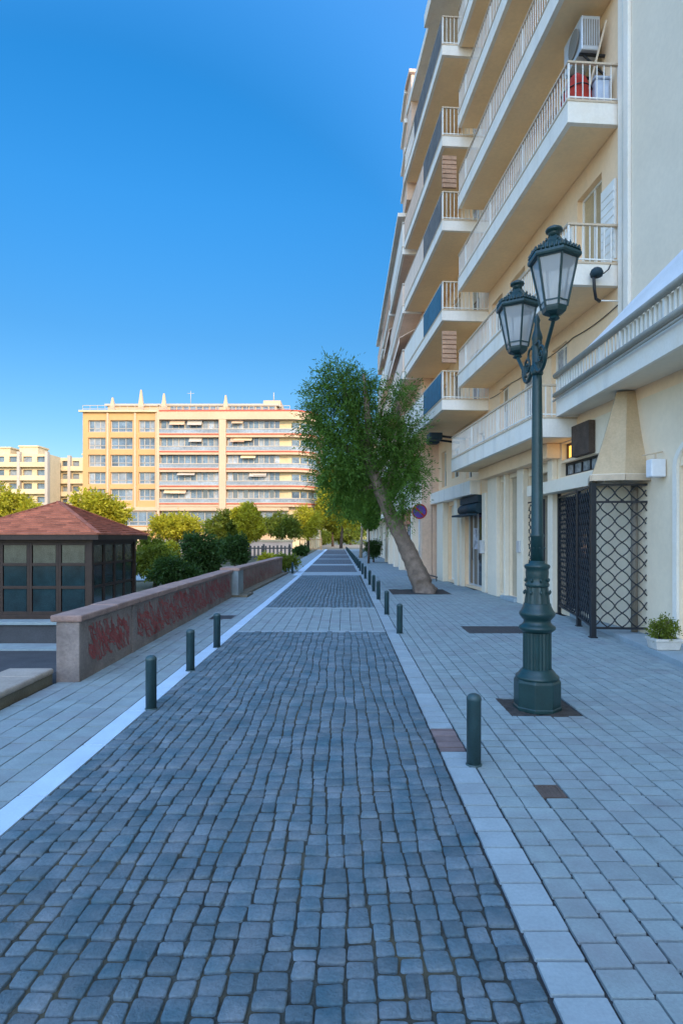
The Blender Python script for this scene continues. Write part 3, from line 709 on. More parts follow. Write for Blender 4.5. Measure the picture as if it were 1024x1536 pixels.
def side(fn, L_, n):
    """fn(t, d) maps along-side distance and outward distance to x, y"""
    cw = L_ / n
    for i in range(n):
        a, b = i * cw + 0.07, (i + 1) * cw - 0.07
        mb = MB()
        def bx(t0, t1, d0, d1, z0, z1):
            mb.hexa([(*fn(t0, d0), z0), (*fn(t1, d0), z0), (*fn(t1, d1), z0), (*fn(t0, d1), z0), (*fn(t0, d0), z1), (*fn(t1, d0), z1), (*fn(t1, d1), z1), (*fn(t0, d1), z1)])
        bx(a - 0.07, a, -0.03, 0.03, zl, zt_); bx(b, b + 0.069, -0.03, 0.03, zl, zt_)
        rows = [zl, zl + 0.09, zl + 0.72, zl + 0.80, zl + 1.36, zl + 1.44, zl + 1.94, zt_]
        for k in (0, 2, 4, 6): bx(a, b, -0.028, 0.028, rows[k], rows[k + 1])
        fr = mb.build('window', M['darkwood'], kio, bevel=0.004)
        for k, mm in ((1, 'glassteal'), (3, 'glassteal'), (5, 'glassolive')):
            mb = MB(); bx(a + 0.02, b - 0.02, -0.006, 0.006, rows[k], rows[k + 1])
            mb2 = mb; mb2.build('pane', M[mm], fr)
side(lambda t, d: (KX1 - 0.07 - t, KY0 - d), KX1 - KX0 - 0.14, 4)
side(lambda t, d: (KX1 + d, KY0 + 0.07 + t), KY1 - KY0 - 0.14, 4)
side(lambda t, d: (KX0 - d, KY0 + 0.07 + t), KY1 - KY0 - 0.14, 4)
side(lambda t, d: (KX0 + 0.07 + t, KY1 + d), KX1 - KX0 - 0.14, 4)
mb = MB(); ov = 0.36
mb.box(KX0 - ov + 0.04, KX1 + ov - 0.04, KY0 - ov + 0.04, KY1 + ov - 0.04, EV - 0.02, EV + 0.02)
mb.box(KX0 - 0.1, KX1 + 0.1, KY0 - 0.1, KY1 + 0.1, EV - 0.17, EV - 0.021)
for (x0, x1, y0, y1) in ((KX0 - ov, KX1 + ov, KY0 - ov, KY0 - ov + 0.04), (KX0 - ov, KX1 + ov, KY1 + ov - 0.04, KY1 + ov), (KX0 - ov, KX0 - ov + 0.04, KY0 - ov + 0.04, KY1 + ov - 0.04), (KX1 + ov - 0.04, KX1 + ov, KY0 - ov + 0.04, KY1 + ov - 0.04)):
    mb.box(x0, x1, y0, y1, EV - 0.10, EV + 0.045)
mb.build('eaves', M['darkwood'], kio)
mb = MB()
ax, ay, az = (KX0 + KX1) / 2, (KY0 + KY1) / 2, EV + 1.06
hx, hy = (KX1 - KX0) / 2 + ov + 0.03, (KY1 - KY0) / 2 + ov + 0.03
nr = 17
for sidx in range(4):
    a0 = R(90 * sidx - 135); a1 = R(90 * sidx - 45)
    c0 = Vector((math.copysign(hx, math.cos(a0)), math.copysign(hy, math.sin(a0)), 0)); c1 = Vector((math.copysign(hx, math.cos(a1)), math.copysign(hy, math.sin(a1)), 0))
    for i in range(nr):
        f0, f1 = 1 - i / nr, 1 - (i + 1) / nr; z0 = EV + 0.05 + (az - EV - 0.05) * i / nr; z1 = EV + 0.05 + (az - EV - 0.05) * (i + 1) / nr
        p, q = c0 * f0, c1 * f0; r_, s_ = c0 * f1, c1 * f1; ln = (q - p).length; k = max(1, int(ln / 0.3))
        of = 0.5 * (i % 2)
        ts = sorted(set([0.0, 1.0] + [min(1, max(0, (j + of) / k)) for j in range(k + 1)]))
        for t0, t1 in zip(ts, ts[1:]):
            mb.tone = random.random(); lift = 0.04 + random.uniform(0, 0.006)
            A = p.lerp(q, t0); B = p.lerp(q, t1); D = r_.lerp(s_, t0); E = r_.lerp(s_, t1); V = Vector((ax, ay, 0))
            up = Vector((0, 0, lift))
            mb.quad(V + A + Vector((0, 0, z0)) + up, V + B + Vector((0, 0, z0)) + up, V + E + Vector((0, 0, z1)), V + D + Vector((0, 0, z1)))
            mb.quad(V + A + Vector((0, 0, z0 - 0.01)), V + B + Vector((0, 0, z0 - 0.01)), V + B + Vector((0, 0, z0)) + up, V + A + Vector((0, 0, z0)) + up)
rf = mb.build('roof', M['tile'], kio, recalc=False)
mb = MB()
for sx in (-1, 1):
    for sy in (-1, 1):
        p0 = Vector((ax + sx * hx, ay + sy * hy, EV + 0.075)); p1 = Vector((ax, ay, az + 0.02))
        for i in range(10): mb.bar(p0.lerp(p1, i / 10), p0.lerp(p1, (i + 1.06) / 10) + Vector((0, 0, -0.008)), 0.13, 0.03)
mb.build('hip_tiles', M['tile'], rf)
mb = MB(); mb.lathe((KX0 + 2.45, KY0 + 0.35, 0), [(0.03, 0.62), (0.07, 0.60), (0.09, 0.66), (0.03, 0.72)], 12); mb.build('lamp_shade', M['hood'], kio)

# ------------------------------------------------------------------ right-hand buildings
def mapA(u, o, z): return (5.75 - 0.075 * u - o, u - 0.075 * o, z)
def facade(mb, mp, u0, u1, z0, z1, ops, depth=0.16, back=0.4):
    us = sorted(set([u0, u1] + [q for o in ops for q in o[:2]])); zs = sorted(set([z0, z1] + [q for o in ops for q in o[2:4]]))
    for ua, ub in zip(us, us[1:]):
        for za, zb in zip(zs, zs[1:]):
            cu, cz = (ua + ub) / 2, (za + zb) / 2
            if any(o[0] < cu < o[1] and o[2] < cz < o[3] for o in ops): continue
            mb.quad(mp(ua, 0, za), mp(ub, 0, za), mp(ub, 0, zb), mp(ua, 0, zb))
    for (a, b, c_, d) in [o[:4] for o in ops]:
        mb.quad(mp(a, 0, c_), mp(a, -depth, c_), mp(a, -depth, d), mp(a, 0, d)); mb.quad(mp(b, 0, c_), mp(b, -depth, c_), mp(b, -depth, d), mp(b, 0, d))
        mb.quad(mp(a, 0, d), mp(b, 0, d), mp(b, -depth, d), mp(a, -depth, d)); mb.quad(mp(a, 0, c_), mp(b, 0, c_), mp(b, -depth, c_), mp(a, -depth, c_))
    for u in (u0, u1): mb.quad(mp(u, 0, z0), mp(u, -back, z0), mp(u, -back, z1), mp(u, 0, z1))
    mb.quad(mp(u0, 0, z1), mp(u1, 0, z1), mp(u1, -back, z1), mp(u0, -back, z1))
def window(parent, mp, a, b, c_, d, frame, pane, depth=0.16, muls=1, name='window', pname='pane', shut=0.0):
    mb = MB(); w_ = 0.05; o0, o1 = -depth + 0.005, -depth + 0.05
    mb.fbox(mp, a, a + w_, o0, o1, c_, d); mb.fbox(mp, b - w_, b, o0, o1, c_, d)
    mb.fbox(mp, a + w_, b - w_, o0, o1, c_, c_ + w_); mb.fbox(mp, a + w_, b - w_, o0, o1, d - w_, d)
    for i in range(1, muls + 1):
        x = a + (b - a) * i / (muls + 1); mb.fbox(mp, x - 0.022, x + 0.022, o0, o1 - 0.004, c_ + w_, d - w_)
    fr = mb.build(name, frame, parent)
    mb = MB(); mb.fbox(mp, a + 0.01, b - 0.01, -depth - 0.02, -depth + 0.02, c_ + 0.01, d - 0.01); mb.build(pname, pane, fr)
    if shut:
        mb = MB(); z = d - w_
        while z > d - (d - c_) * shut:
            mb.fbox(mp, a + w_, b - w_, -depth + 0.022, -depth + 0.04, z - 0.045, z - 0.004); z -= 0.05
        mb.build('roller_shutter', M['beigeshut'], fr)
    return fr
def railing(mb, mp, u0, u1, o, z0, h, sp=0.115, near=True, far=False, oin=0.02, posts=2.2, bw=0.016):
    def seg(a, b, n, fn):
        pass
    n = max(2, int((u1 - u0) / sp))
    for i in range(n + 1):
        u = u0 + (u1 - u0) * i / n
        ww = bw * 1.9 if i % max(1, int(posts / sp)) == 0 else bw
        mb.fbox(mp, u - ww / 2, u + ww / 2, o - ww / 2, o + ww / 2, z0, z0 + h - 0.03)
    mb.fbox(mp, u0 - 0.012, u1 + 0.012, o - 0.011, o + 0.011, z0 + 0.05, z0 + 0.075)
    for flag, u in ((near, u0), (far, u1)):
        if not flag: continue
        k = max(2, int((o - oin) / sp))
        for i in range(k):
            oo = oin + (o - oin) * i / k; mb.fbox(mp, u - bw / 2, u + bw / 2, oo - bw / 2, oo + bw / 2, z0, z0 + h - 0.03)
        mb.fbox(mp, u - 0.011, u + 0.011, oin, o - 0.012, z0 + 0.05, z0 + 0.075)
def handrail(mb, mp, u0, u1, o, z, near=True, far=False, oin=0.02, w_=0.028):
    mb.fbox(mp, u0 - w_, u1 + w_, o - w_, o + w_, z - 0.035, z)
    if near: mb.fbox(mp, u0 - w_, u0 + w_, oin, o - w_ - 0.001, z - 0.035, z)
    if far: mb.fbox(mp, u1 - w_, u1 + w_, oin, o - w_ - 0.001, z - 0.035, z)
def balcony(parent, mp, u0, u1, o, zs, fh, rh, near=True, far=False, mats=None, oin=0.003):
    fa, sf = mats or (M['fascia'], M['soffit'])
    mb = MB(); mb.fbox(mp, u0 + 0.1, u1, oin, o - 0.1, zs + 0.002, zs + fh - 0.03); mb.mi = 1
    mb.fbox(mp, u0, u1, o - 0.1, o, zs, zs + fh); mb.fbox(mp, u0, u0 + 0.1, oin, o - 0.1, zs, zs + fh)
    mb.mi = 2; mb.fbox(mp, u0 - 0.012, u1, o - 0.02, o + 0.014, zs + fh, zs + fh + 0.035); mb.fbox(mp, u0 - 0.012, u0 + 0.04, oin, o - 0.02, zs + fh, zs + fh + 0.035)
    b = mb.build('balcony', [sf, fa, M['railcap']], parent)
    if rh:
        mb = MB(); railing(mb, mp, u0 + 0.03, u1 - 0.02, o - 0.03, zs + fh + 0.03, rh, near=near, far=far, oin=oin); mb.build('railing', M['whitemetal'], b)
        mb = MB(); handrail(mb, mp, u0 + 0.03, u1 - 0.02, o - 0.03, zs + fh + rh + 0.03, near, far, oin); mb.build('handrail', M['railcap'], b)
    return b

# ---- building one (near)
A = empty('apartment_building', (5.2, 10, 0), 'near cream apartment block with long white railed balconies above shops, right of the lamp', 'building')
LV = [3.75, 6.2, 9.1, 11.6, 14.05, 16.5, 19.0]
FH = 0.38; ops = []; wins = []
for i, z in enumerate(LV):
    zf = z + FH; top = (LV[i + 1] if i < 6 else 21.6)
    if i == 0: us = [(12.9, 13.7), (14.6, 15.6), (16.5, 17.2)]
    else: us = [(11.42, 12.42), (13.4, 14.3), (15.3, 16.4), (17.0, 17.9)]
    for (a, b) in us: ops.append((a, b, zf + 0.05, min(top - 0.28, zf + 2.05))); wins.append((a, b, zf + 0.05, min(top - 0.28, zf + 2.05), i))
gops = [(16.55, 17.1, 0.12, 3.25), (15.55, 16.42, 0.1, 3.3), (13.75, 15.05, 0.1, 3.2), (11.75, 13.2, 0.15, 2.55), (11.0, 13.2, 3.0, 3.30), (12.45, 13.15, 3.36, 3.72), (7.4, 9.08, 0.12, 2.75)]
mb = MB(); facade(mb, mapA, -6, 18.2, 4.0, 22.0, [o for o in ops])
mb.mi = 2; facade(mb, mapA, -6, 18.2, 0.0, 4.0, gops)
mb.mi = 1; mb.fbox(mapA, -6, 18.2, -12, -0.42, 0, 22.0)
mb.build('wall', [M['cream'], M['cream'], M['groundwall']], A, recalc=False)
mb = MB(); mb.fbox(mapA, -62, -6.02, -14, 0.02, 0, 29); mb.build('unseen_shade_block', M['cream'], A)  # unseen mass behind the camera, added to shade street and pavilion
# pale pilaster / downpipe bay at the near end of the balconies, plain wall nearer
mb = MB(); mb.fbox(mapA, -6, 10.3, 0.004, 0.05, 4.6, 21.9); mb.build('plain_wall_panel', M['palewall'], A)
mb = MB(); mb.fbox(mapA, -6, 9.85, 0.004, 0.03, 0.0, 4.1); mb.build('ground_wall_panel', M['palewall'], A) if False else None
mb = MB(); mb.fbox(mapA, 10.32, 10.47, 0.004, 0.11, 4.6, 21.9); mb.fbox(mapA, 10.58, 10.72, 0.004, 0.07, 4.6, 21.9); mb.build('pilaster', M['fascia'], A, bevel=0.01)
mb = MB(); p0 = Vector(mapA(10.53, 0.06, 5.0)); p1 = Vector(mapA(10.53, 0.06, 21.8)); mb.tube([p0, p1], 0.035, 10); mb.build('downpipe', M['whitemetal'], A)
for (a, b, c_, d, i) in wins:
    window(A, mapA, a, b, c_, d, M['whitemetal'], M['tancurtain'] if a < 12 else (M['glassdark'] if i % 2 else M['curtain']), muls=1, shut=random.choice((0.0, 0.35, 0.6)) if a > 12 else 0.0)
bal = []
for i, z in enumerate(LV):
    if i == 0: b = balcony(A, mapA, 12.42, 19.0, 0.95, z, FH, 0.68)
    else: b = balcony(A, mapA, 10.8, 18.18, 0.95, z, FH, 0.70, far=False)
    bal.append(b)
    if i > 0:   # small white screens beside the near window
        pass
for z in (LV[1] + FH,):
    for (u, lab) in ((11.36, 1), (12.55, 2)):
        mb = MB(); mb.fbox(mapA, u - 0.5 if lab == 1 else u, u if lab == 1 else u + 0.5, 0.01, 0.05, z + 0.15, z + 1.6)
        for q in range(9):
            zz = z + 0.2 + q * 0.15; mb.fbox(mapA, (u - 0.47) if lab == 1 else u + 0.03, (u - 0.03) if lab == 1 else u + 0.47, 0.05, 0.06, zz, zz + 0.09)
        mb.build('window_shutter', M['whitemetal'], A)
mb = MB(); cab = []
for i in range(41):
    u = 10.75 + 7.3 * i / 40; cab.append(mapA(u, 0.02, 5.86 - 0.05 * abs(math.sin(i * math.pi / 10))))
mb.tube(cab, 0.009, 5); mb.build('cable', M['black'], A)
# ground floor piers and fillings
for (a, b, o) in ((17.15, 17.97, 0.12), (16.43, 16.54, 0.13), (15.08, 15.5, 0.14), (13.36, 13.62, 0.13)):
    mb = MB(); mb.fbox(mapA, a, b, 0.003, o, 0.0, 3.6); mb.build('pier', M['palewall'], A, bevel=0.012)
mb = MB(); mb.fbox(mapA, 13.2, 18.18, 0.004, 0.32, 3.42, 3.745); mb.build('lintel', M['cream'], A, bevel=0.01)
for (a, b, c_, d, pane) in ((16.55, 17.1, 0.12, 3.25, 'beigeshut'), (13.75, 15.05, 0.1, 3.2, 'beigeshut')):
    mb = MB(); mb.fbox(mapA, a, b, -0.2, -0.14, c_, d)
    n = int((b - a) / 0.11)
    for i in range(n): mb.fbox(mapA, a + (b - a) * (i + 0.2) / n, a + (b - a) * (i + 0.8) / n, -0.14, -0.115, c_ + 0.02, d - 0.02)
    mb.build('slatted_panel', M[pane], A)
mb = MB(); mb.fbox(mapA, 15.55, 15.98, -0.2, -0.12, 0.1, 3.3); mb.build('door', M['greydoor'], A)
mb = MB(); mb.fbox(mapA, 15.99, 16.42, -0.2, -0.08, 0.1, 3.3); mb.build('door_panel', M['beigeshut'], A)
mb = MB(); mb.fbox(mapA, 15.5, 16.55, 0.0, 0.22, 0.0, 0.1); mb.build('doorstep', M['pale'], A, bevel=0.01)
window(A, mapA, 11.75, 13.2, 0.15, 2.55, M['black'], M['glassdark'], muls=2, name='shop_window')
window(A, mapA, 11.0, 13.2, 3.0, 3.30, M['black'], M['curtain'], muls=5, name='transom_window')
window(A, mapA, 12.45, 13.15, 3.36, 3.72, M['wood'], M['litpane'], muls=0, name='transom_window', pname='lit_pane')
mb = MB(); mb.fbox(mapA, 11.65, 12.4, 0.01, 0.14, 3.32, 3.96); mb.build('sign_box', M['darkbark'], A, bevel=0.01)
mb = MB(); mb.fbox(mapA, 10.7, 14.3, 0.01, 0.34, 2.64, 2.9); mb.build('canopy_band', M['palewall'], A, bevel=0.008)
mb = MB(); mb.fbox(mapA, 15.92, 15.95, -0.12, -0.06, 1.0, 1.25); mb.build('handle', M['black'], A)
mb = MB(); mb.fbox(mapA, 15.2, 15.38, 0.141, 0.2, 1.3, 1.6); mb.build('intercom', M['alu'], A, bevel=0.008)
# arched doorway at the right margin
mb = MB()
for i in range(14):
    a0, a1 = math.pi * i / 14, math.pi * (i + 1) / 14
    pts = []
    for a_, r_ in ((a0, 0.84), (a1, 0.84), (a1, 0.94), (a0, 0.94)): pts.append((8.24 - r_ * math.cos(a_), 2.75 + 0.55 * math.sin(a_) * r_))
    mb.hexa([mapA(u, 0.004, z) for u, z in pts] + [mapA(u, 0.05, z) for u, z in pts])
mb.fbox(mapA, 7.3, 7.4, 0.004, 0.05, 0.1, 2.75); mb.fbox(mapA, 9.08, 9.18, 0.004, 0.05, 0.1, 2.75)
mb.build('door_surround', M['fascia'], A)
mb = MB(); mb.fbox(mapA, 7.4, 9.08, -0.2, -0.15, 0.12, 2.75); mb.build('door', M['palewall'], A)
# plinth wedge
mb = MB()
pl = [(5.4, 4.0), (4.0, 4.0), (4.56, 10.6), (4.86, 13.4), (5.2, 13.4)]
b = len(mb.v)
for z in (-0.02, 0.075):
    for (x, y) in pl: mb.v.append((x, y, z))
n = len(pl); mb.face(list(range(n))); mb.face(list(range(n, 2 * n)))
for i in range(n): mb.face([i, (i + 1) % n, n + (i + 1) % n, n + i])
mb.build('plinth', M['pale'], A, bevel=0.01)
# first floor canopy (parallel to the street) with pipes, railing panels and tarpaulin
def mapS(u, o, z): return (5.3 - o, u, z)
OX = 0.92
mb = MB(); mb.fbox(mapS, 2, 12.35, -0.35, OX - 0.06, 4.2, 4.42); mb.mi = 1
mb.fbox(mapS, 2, 12.4, OX - 0.06, OX, 4.17, 4.57); mb.fbox(mapS, 12.35, 12.4, -0.3, OX - 0.06, 4.17, 4.57)
cb = mb.build('balcony', [M['palewall'], M['fascia']], A, label='first floor balcony with clad railing and white tarpaulin')
mb = MB(); mb.tube([mapS(2, OX + 0.03, 4.61), mapS(12.42, OX + 0.03, 4.61)], 0.05, 12); mb.tube([mapS(2, OX + 0.02, 5.01), mapS(12.42, OX + 0.02, 5.01)], 0.055, 12)
mb.tube([mapS(2, OX + 0.06, 4.49), mapS(12.42, OX + 0.06, 4.49)], 0.02, 8); mb.build('handrail', M['pipe'], cb)
mb = MB(); railing(mb, mapS, 2.0, 12.4, OX - 0.02, 4.55, 0.5, sp=0.13, near=False, far=True, bw=0.026, oin=0.2); mb.build('railing', M['whitemetal'], cb)
mb = MB(); mb.fbox(mapS, 2.0, 9.6, OX - 0.075, OX - 0.055, 4.6, 4.98); mb.fbox(mapS, 11.2, 12.3, OX - 0.075, OX - 0.055, 4.6, 4.98); mb.build('rail_panel', M['fascia'], cb)
mb = MB(); nn = 24
prev = None
for i in range(nn + 1):
    u = 2 + 10.1 * i / nn; row = []
    for j in range(6):
        f = j / 5; sag = -0.04 * math.sin(math.pi * f) + 0.012 * math.sin(u * 3 + j)
        o = OX - 0.03 - f * 0.10 + sag * 0.6; z = 5.07 + f * 0.44 * min(1.0, max(0.1, (12.3 - u) / 4.3))
        row.append(len(mb.v)); mb.v.append(mapS(u, o, z))
    if prev:
        for j in range(5): mb.face([prev[j], row[j], row[j + 1], prev[j + 1]], True)
    prev = row
o = mb.build('tarpaulin', M['tarp'], cb, recalc=False); md = o.modifiers.new('thick', 'SOLIDIFY'); md.thickness = 0.012

# ---- building two
B = empty('apartment_building', (4.3, 21, 0), 'apartment block with blue and grey balcony screens beside the leaning tree', 'building')
LB = [5.55, 8.25, 10.97, 13.52, 16.27]
ops = []; wins = []
for i, z in enumerate(LB):
    for (a, b) in ((19.2, 20.3), (21.4, 22.6), (23.4, 24.3)): ops.append((a, b, z + 0.45, z + 2.2)); wins.append(ops[-1])
f1 = [(18.6, 19.3, 3.9, 5.0), (20.0, 20.7, 3.7, 5.1), (21.6, 22.6, 3.9, 5.0), (23.5, 24.2, 3.7, 5.1)]
gb = [(18.7, 20.75, 0.08, 3.0), (21.65, 23.05, 0.1, 2.9), (24.35, 25.2, 0.05, 2.6)]
mb = MB(); facade(mb, mapA, 18.22, 25.6, 0, 19.3, ops + f1 + gb); mb.fbox(mapA, 18.22, 25.6, -12, -0.42, 0, 19.3)
mb.build('wall', M['cream'], B, recalc=False)
mb = MB(); mb.fbox(mapA, 18.23, 24.72, -12, 1.35, 19.02, 19.3); mb.fbox(mapA, 18.23, 20.5, 1.36, 1.5, 19.0, 19.42); mb.build('roof', [M['fascia']], B)
mb = MB(); mb.fbox(mapA, 23.9, 24.7, 0.5, 1.30, 17.8, 20.1); mb.fbox(mapA, 23.8, 24.8, 0.4, 1.4, 20.1, 20.22); mb.build('turret', M['pinkwall'], B)
for (a, b, c_, d) in wins: window(B, mapA, a, b, c_, d, M['whitemetal'], random.choice((M['glassdark'], M['curtain'])), shut=random.choice((0, 0.3, 0.5)))
for (a, b, c_, d) in f1: window(B, mapA, a, b, c_, d, M['whitemetal'], M['glassdark'], shut=random.choice((0, 0.5)))
for i, z in enumerate(LB):
    b = balcony(B, mapA, 18.23, 24.7, 1.43, z, 0.30, 0.86, far=True)
    fm = M['bluefabric'] if i < 2 else M['greyfabric']
    mb = MB(); mb.fbox(mapA, 18.35, 20.9 if i < 4 else 22.6, 1.425, 1.437, z + 0.37, z + 1.14); mb.build('canvas_screen', fm, b)
    if i < 4:
        mb = MB(); mb.fbox(mapA, 20.98, 24.66, 1.425, 1.437, z + 0.37, z + 1.1); mb.build('rail_panel', (M['fascia'], M['fascia'], M['roseparapet'], M['pinkwall'])[i], b)
for zb in (LB[0] + 1.45, LB[2] + 1.35):
    mb = MB()
    for k in range(7): mb.fbox(mapA, 18.3, 18.36, 0.97, 1.40, zb + k * 0.14, zb + k * 0.14 + 0.115)
    mb.fbox(mapA, 18.36, 18.39, 0.97, 1.40, zb, zb + 0.97); mb.build('louvre_screen', M['brown'], B)
mb = MB(); mb.fbox(mapA, 19.02, 25.6, 0.003, 0.35, 3.05, 3.5); mb.build('cornice', M['fascia'], B, bevel=0.02)
for (a, b, o) in ((21.15, 21.55, 0.2), (23.15, 24.15, 0.22), (18.25, 18.6, 0.1), (20.8, 20.95, 0.15)):
    mb = MB(); mb.fbox(mapA, a, b, 0.003, o, 0, 3.05); mb.build('pier', M['palewall'], B, bevel=0.012)
sw = window(B, mapA, 18.7, 20.75, 0.08, 3.0, M['alu'], M['glassdark'], muls=3, name='shop_door')
window(B, mapA, 21.65, 23.05, 0.1, 2.9, M['whitemetal'], M['palewall'], muls=1, name='shop_door', pname='door_panel')
mb = MB(); mb.fbox(mapA, 24.35, 25.2, -0.14, -0.08, 0.05, 2.6)
for k in range(3): mb.fbox(mapA, 24.45, 25.1, -0.08, -0.065, 0.2 + k * 0.8, 0.85 + k * 0.8)
mb.build('door', M['wood'], B)
mb = MB(); p = mapA(18.7, 0.12, 2.62); q = mapA(20.75, 0.12, 2.62); mb.tube([p, q], 0.17, 14); mb.fbox(mapA, 18.75, 20.7, 0.2, 0.5, 2.38, 2.44)
mb.fbox(mapA, 18.7, 20.75, 0.02, 0.2, 2.8, 3.02); mb.build('awning', M['tealawn'], B, label='rolled dark teal shop awning')

for u in (19.35, 20.1):
    mb = MB(); mb.tube([mapA(u, -0.07, 0.95), mapA(u, -0.04, 0.97), mapA(u, -0.04, 1.33), mapA(u, -0.07, 1.35)], 0.014, 6); mb.build('handle', M['black'], sw)
mb = MB(); mb.fbox(mapA, 19.75, 20.3, -0.135, -0.13, 1.3, 2.0); mb.build('poster', M['poster'], sw)
mb = MB(); mb.fbox(mapA, 24.52, 24.56, -0.08, -0.02, 1.0, 1.12); mb.build('handle', M['alu'], B)
mb = MB(); mb.fbox(mapA, 18.3, 18.55, 0.101, 0.2, 1.2, 1.6); mb.build('meter_box', M['alu'], B, bevel=0.01)
# ---- building three (parallel to the street)
def mapC(u, o, z): return (3.2 - o, u, z)
Cc = empty('apartment_building', (3.2, 34, 0), 'block with rosy beige balcony tiers, behind the crown of the leaning tree', 'building')
LC = [2.95, 5.55, 8.25, 10.97, 13.4]
ops = []; wins = []
for z in LC:
    for a in (27.0, 30.2, 33.4, 36.6, 39.8): ops.append((a, a + 1.6, z + 0.4, min(z + 2.2, 15.3))); wins.append(ops[-1])
gc = [(26.4, 31.4, 0.35, 2.6), (32.2, 34.8, 0.1, 2.6), (36.0, 39.0, 0.1, 2.6), (40, 42.5, 0.1, 2.6)]
mb = MB(); facade(mb, mapC, 24.75, 43.2, 0, 15.45, ops + gc); mb.fbox(mapC, 24.75, 43.2, -11, -0.42, 0, 15.45)
mb.build('wall', M['pinkwall'], Cc, recalc=False)
for (a, b, c_, d) in wins: window(Cc, mapC, a, b, c_, d, M['whitemetal'], random.choice((M['glassdark'], M['curtain'])))
for i, z in enumerate(LC):
    for j, (a, b, oo) in enumerate(((24.78, 31.4, 0.8), (31.6, 37.2, 0.72 if i % 2 else 0.84), (37.4, 43.1, 0.8))):
        if i == 0 and j < 2: oo -= 0.35
        bb = balcony(Cc, mapC, a, b, oo, z, 0.28, 0.0, mats=(M['fascia'], M['pinkwall']))
        mb = MB()
        hh = 0.85 if i < 4 else 0.95
        mb.fbox(mapC, a, b, oo - 0.05, oo - 0.008, z + 0.32, z + hh + 0.28); mb.fbox(mapC, a, a + 0.05, 0.003, oo - 0.05, z + 0.32, z + hh + 0.28)
        mb.build('parapet', (M['fascia'], M['pinkwall'], M['roseparapet'], M['brown'], M['pinkwall'], M['fascia'], M['roseparapet'])[(i * 3 + j * 5) % 7], bb)
        mb = MB(); handrail(mb, mapC, a, b, oo - 0.03, z + hh + 0.36, True, True, 0.003); mb.build('handrail', M['fascia'], bb)
        if i < 4 and (i + j) % 2 == 0:
            mb = MB(); zt2 = z + 2.3; ua, ub = a + 0.4, b - 0.5
            mb.hexa([mapC(ua, 0.02, zt2), mapC(ub, 0.02, zt2), mapC(ub, oo + 0.1, zt2 - 0.5), mapC(ua, oo + 0.1, zt2 - 0.5), mapC(ua, 0.02, zt2 + 0.03), mapC(ub, 0.02, zt2 + 0.03), mapC(ub, oo + 0.1, zt2 - 0.47), mapC(ua, oo + 0.1, zt2 - 0.47)])
            mb.fbox(mapC, ua, ub, oo + 0.085, oo + 0.1, zt2 - 0.72, zt2 - 0.5)
            mb.build('awning', M['coral'] if (i, j) == (1, 1) else M['roseparapet'], Cc)
mb = MB(); mb.fbox(mapC, 24.76, 26.4, -9, 0.62, 15.64, 20.0); mb.build('stair_tower', M['pinkwall'], Cc)
for zz in (16.4, 17.6, 18.8, 20.0):
    mb = MB(); mb.fbox(mapC, 24.72, 26.44, -0.2, 0.72, zz, zz + 0.16); mb.build('cornice', M['fascia'], Cc)
mb = MB(); mb.fbox(mapC, 25.2, 26.0, -1, 0.4, 20.17, 20.6); mb.build('chimney', M['pinkwall'], Cc)
mb = MB(); mb.fbox(mapC, 25.72, 43.2, -0.3, 0.9, 15.46, 15.62); mb.fbox(mapC, 30, 32, -3, -1, 15.63, 17.0); mb.build('roof', M['fascia'], Cc)
sh = window(Cc, mapC, 26.4, 31.4, 0.35, 2.6, M['black'], M['poster'], muls=4, name='shop_window', pname='poster_collage')
mb = MB(); mb.fbox(mapC, 26.2, 31.6, 0.004, 0.1, 2.35, 3.0); mb.build('shop_sign', M['orangesign'], Cc, bevel=0.01)
for (a, b, c_, d) in gc[1:]: window(Cc, mapC, a, b, c_, d, M['alu'], M['glassdark'], muls=3, name='shop_door')
for a in (25.75, 31.6, 35.1, 39.2, 42.6):
    mb = MB(); mb.fbox(mapC, a, a + 0.5, 0.003, 0.3, 0, 3.08); mb.build('pier', M['palewall'], Cc, bevel=0.012)

# ---- building four, far down the street
def mapD(u, o, z): return (3.6 + bend(u) - o, u, z)
D = empty('apartment_building', (3.4, 62, 0), 'far cream block with pale balconies beyond the leaning tree, right side of the street', 'building')
ops = []; 
for k in range(4):
    for a in range(7): ops.append((46 + a * 5, 48.2 + a * 5, 3.5 + k * 2.3, 5.2 + k * 2.3))
for a in range(6): ops.append((46.5 + a * 5.5, 49.5 + a * 5.5, 0.1, 2.7))
mb = MB(); facade(mb, mapD, 44.5, 81.5, 0, 14, [o for o in ops if o[3] < 13.5]); mb.fbox(mapD, 44.5, 81.5, -10, -0.42, 0, 14); mb.build('wall', M['palewall'], D, recalc=False)
for (a, b, c_, d) in ops: window(D, mapD, a, b, c_, d, M['whitemetal'], M['glassdark'])
for k in range(4): balcony(D, mapD, 45, 81, 0.8, 3.05 + k * 2.3, 0.25, 0.7)

# ------------------------------------------------------------------ things on and by the buildings
def zl_(i): return LV[i] + FH
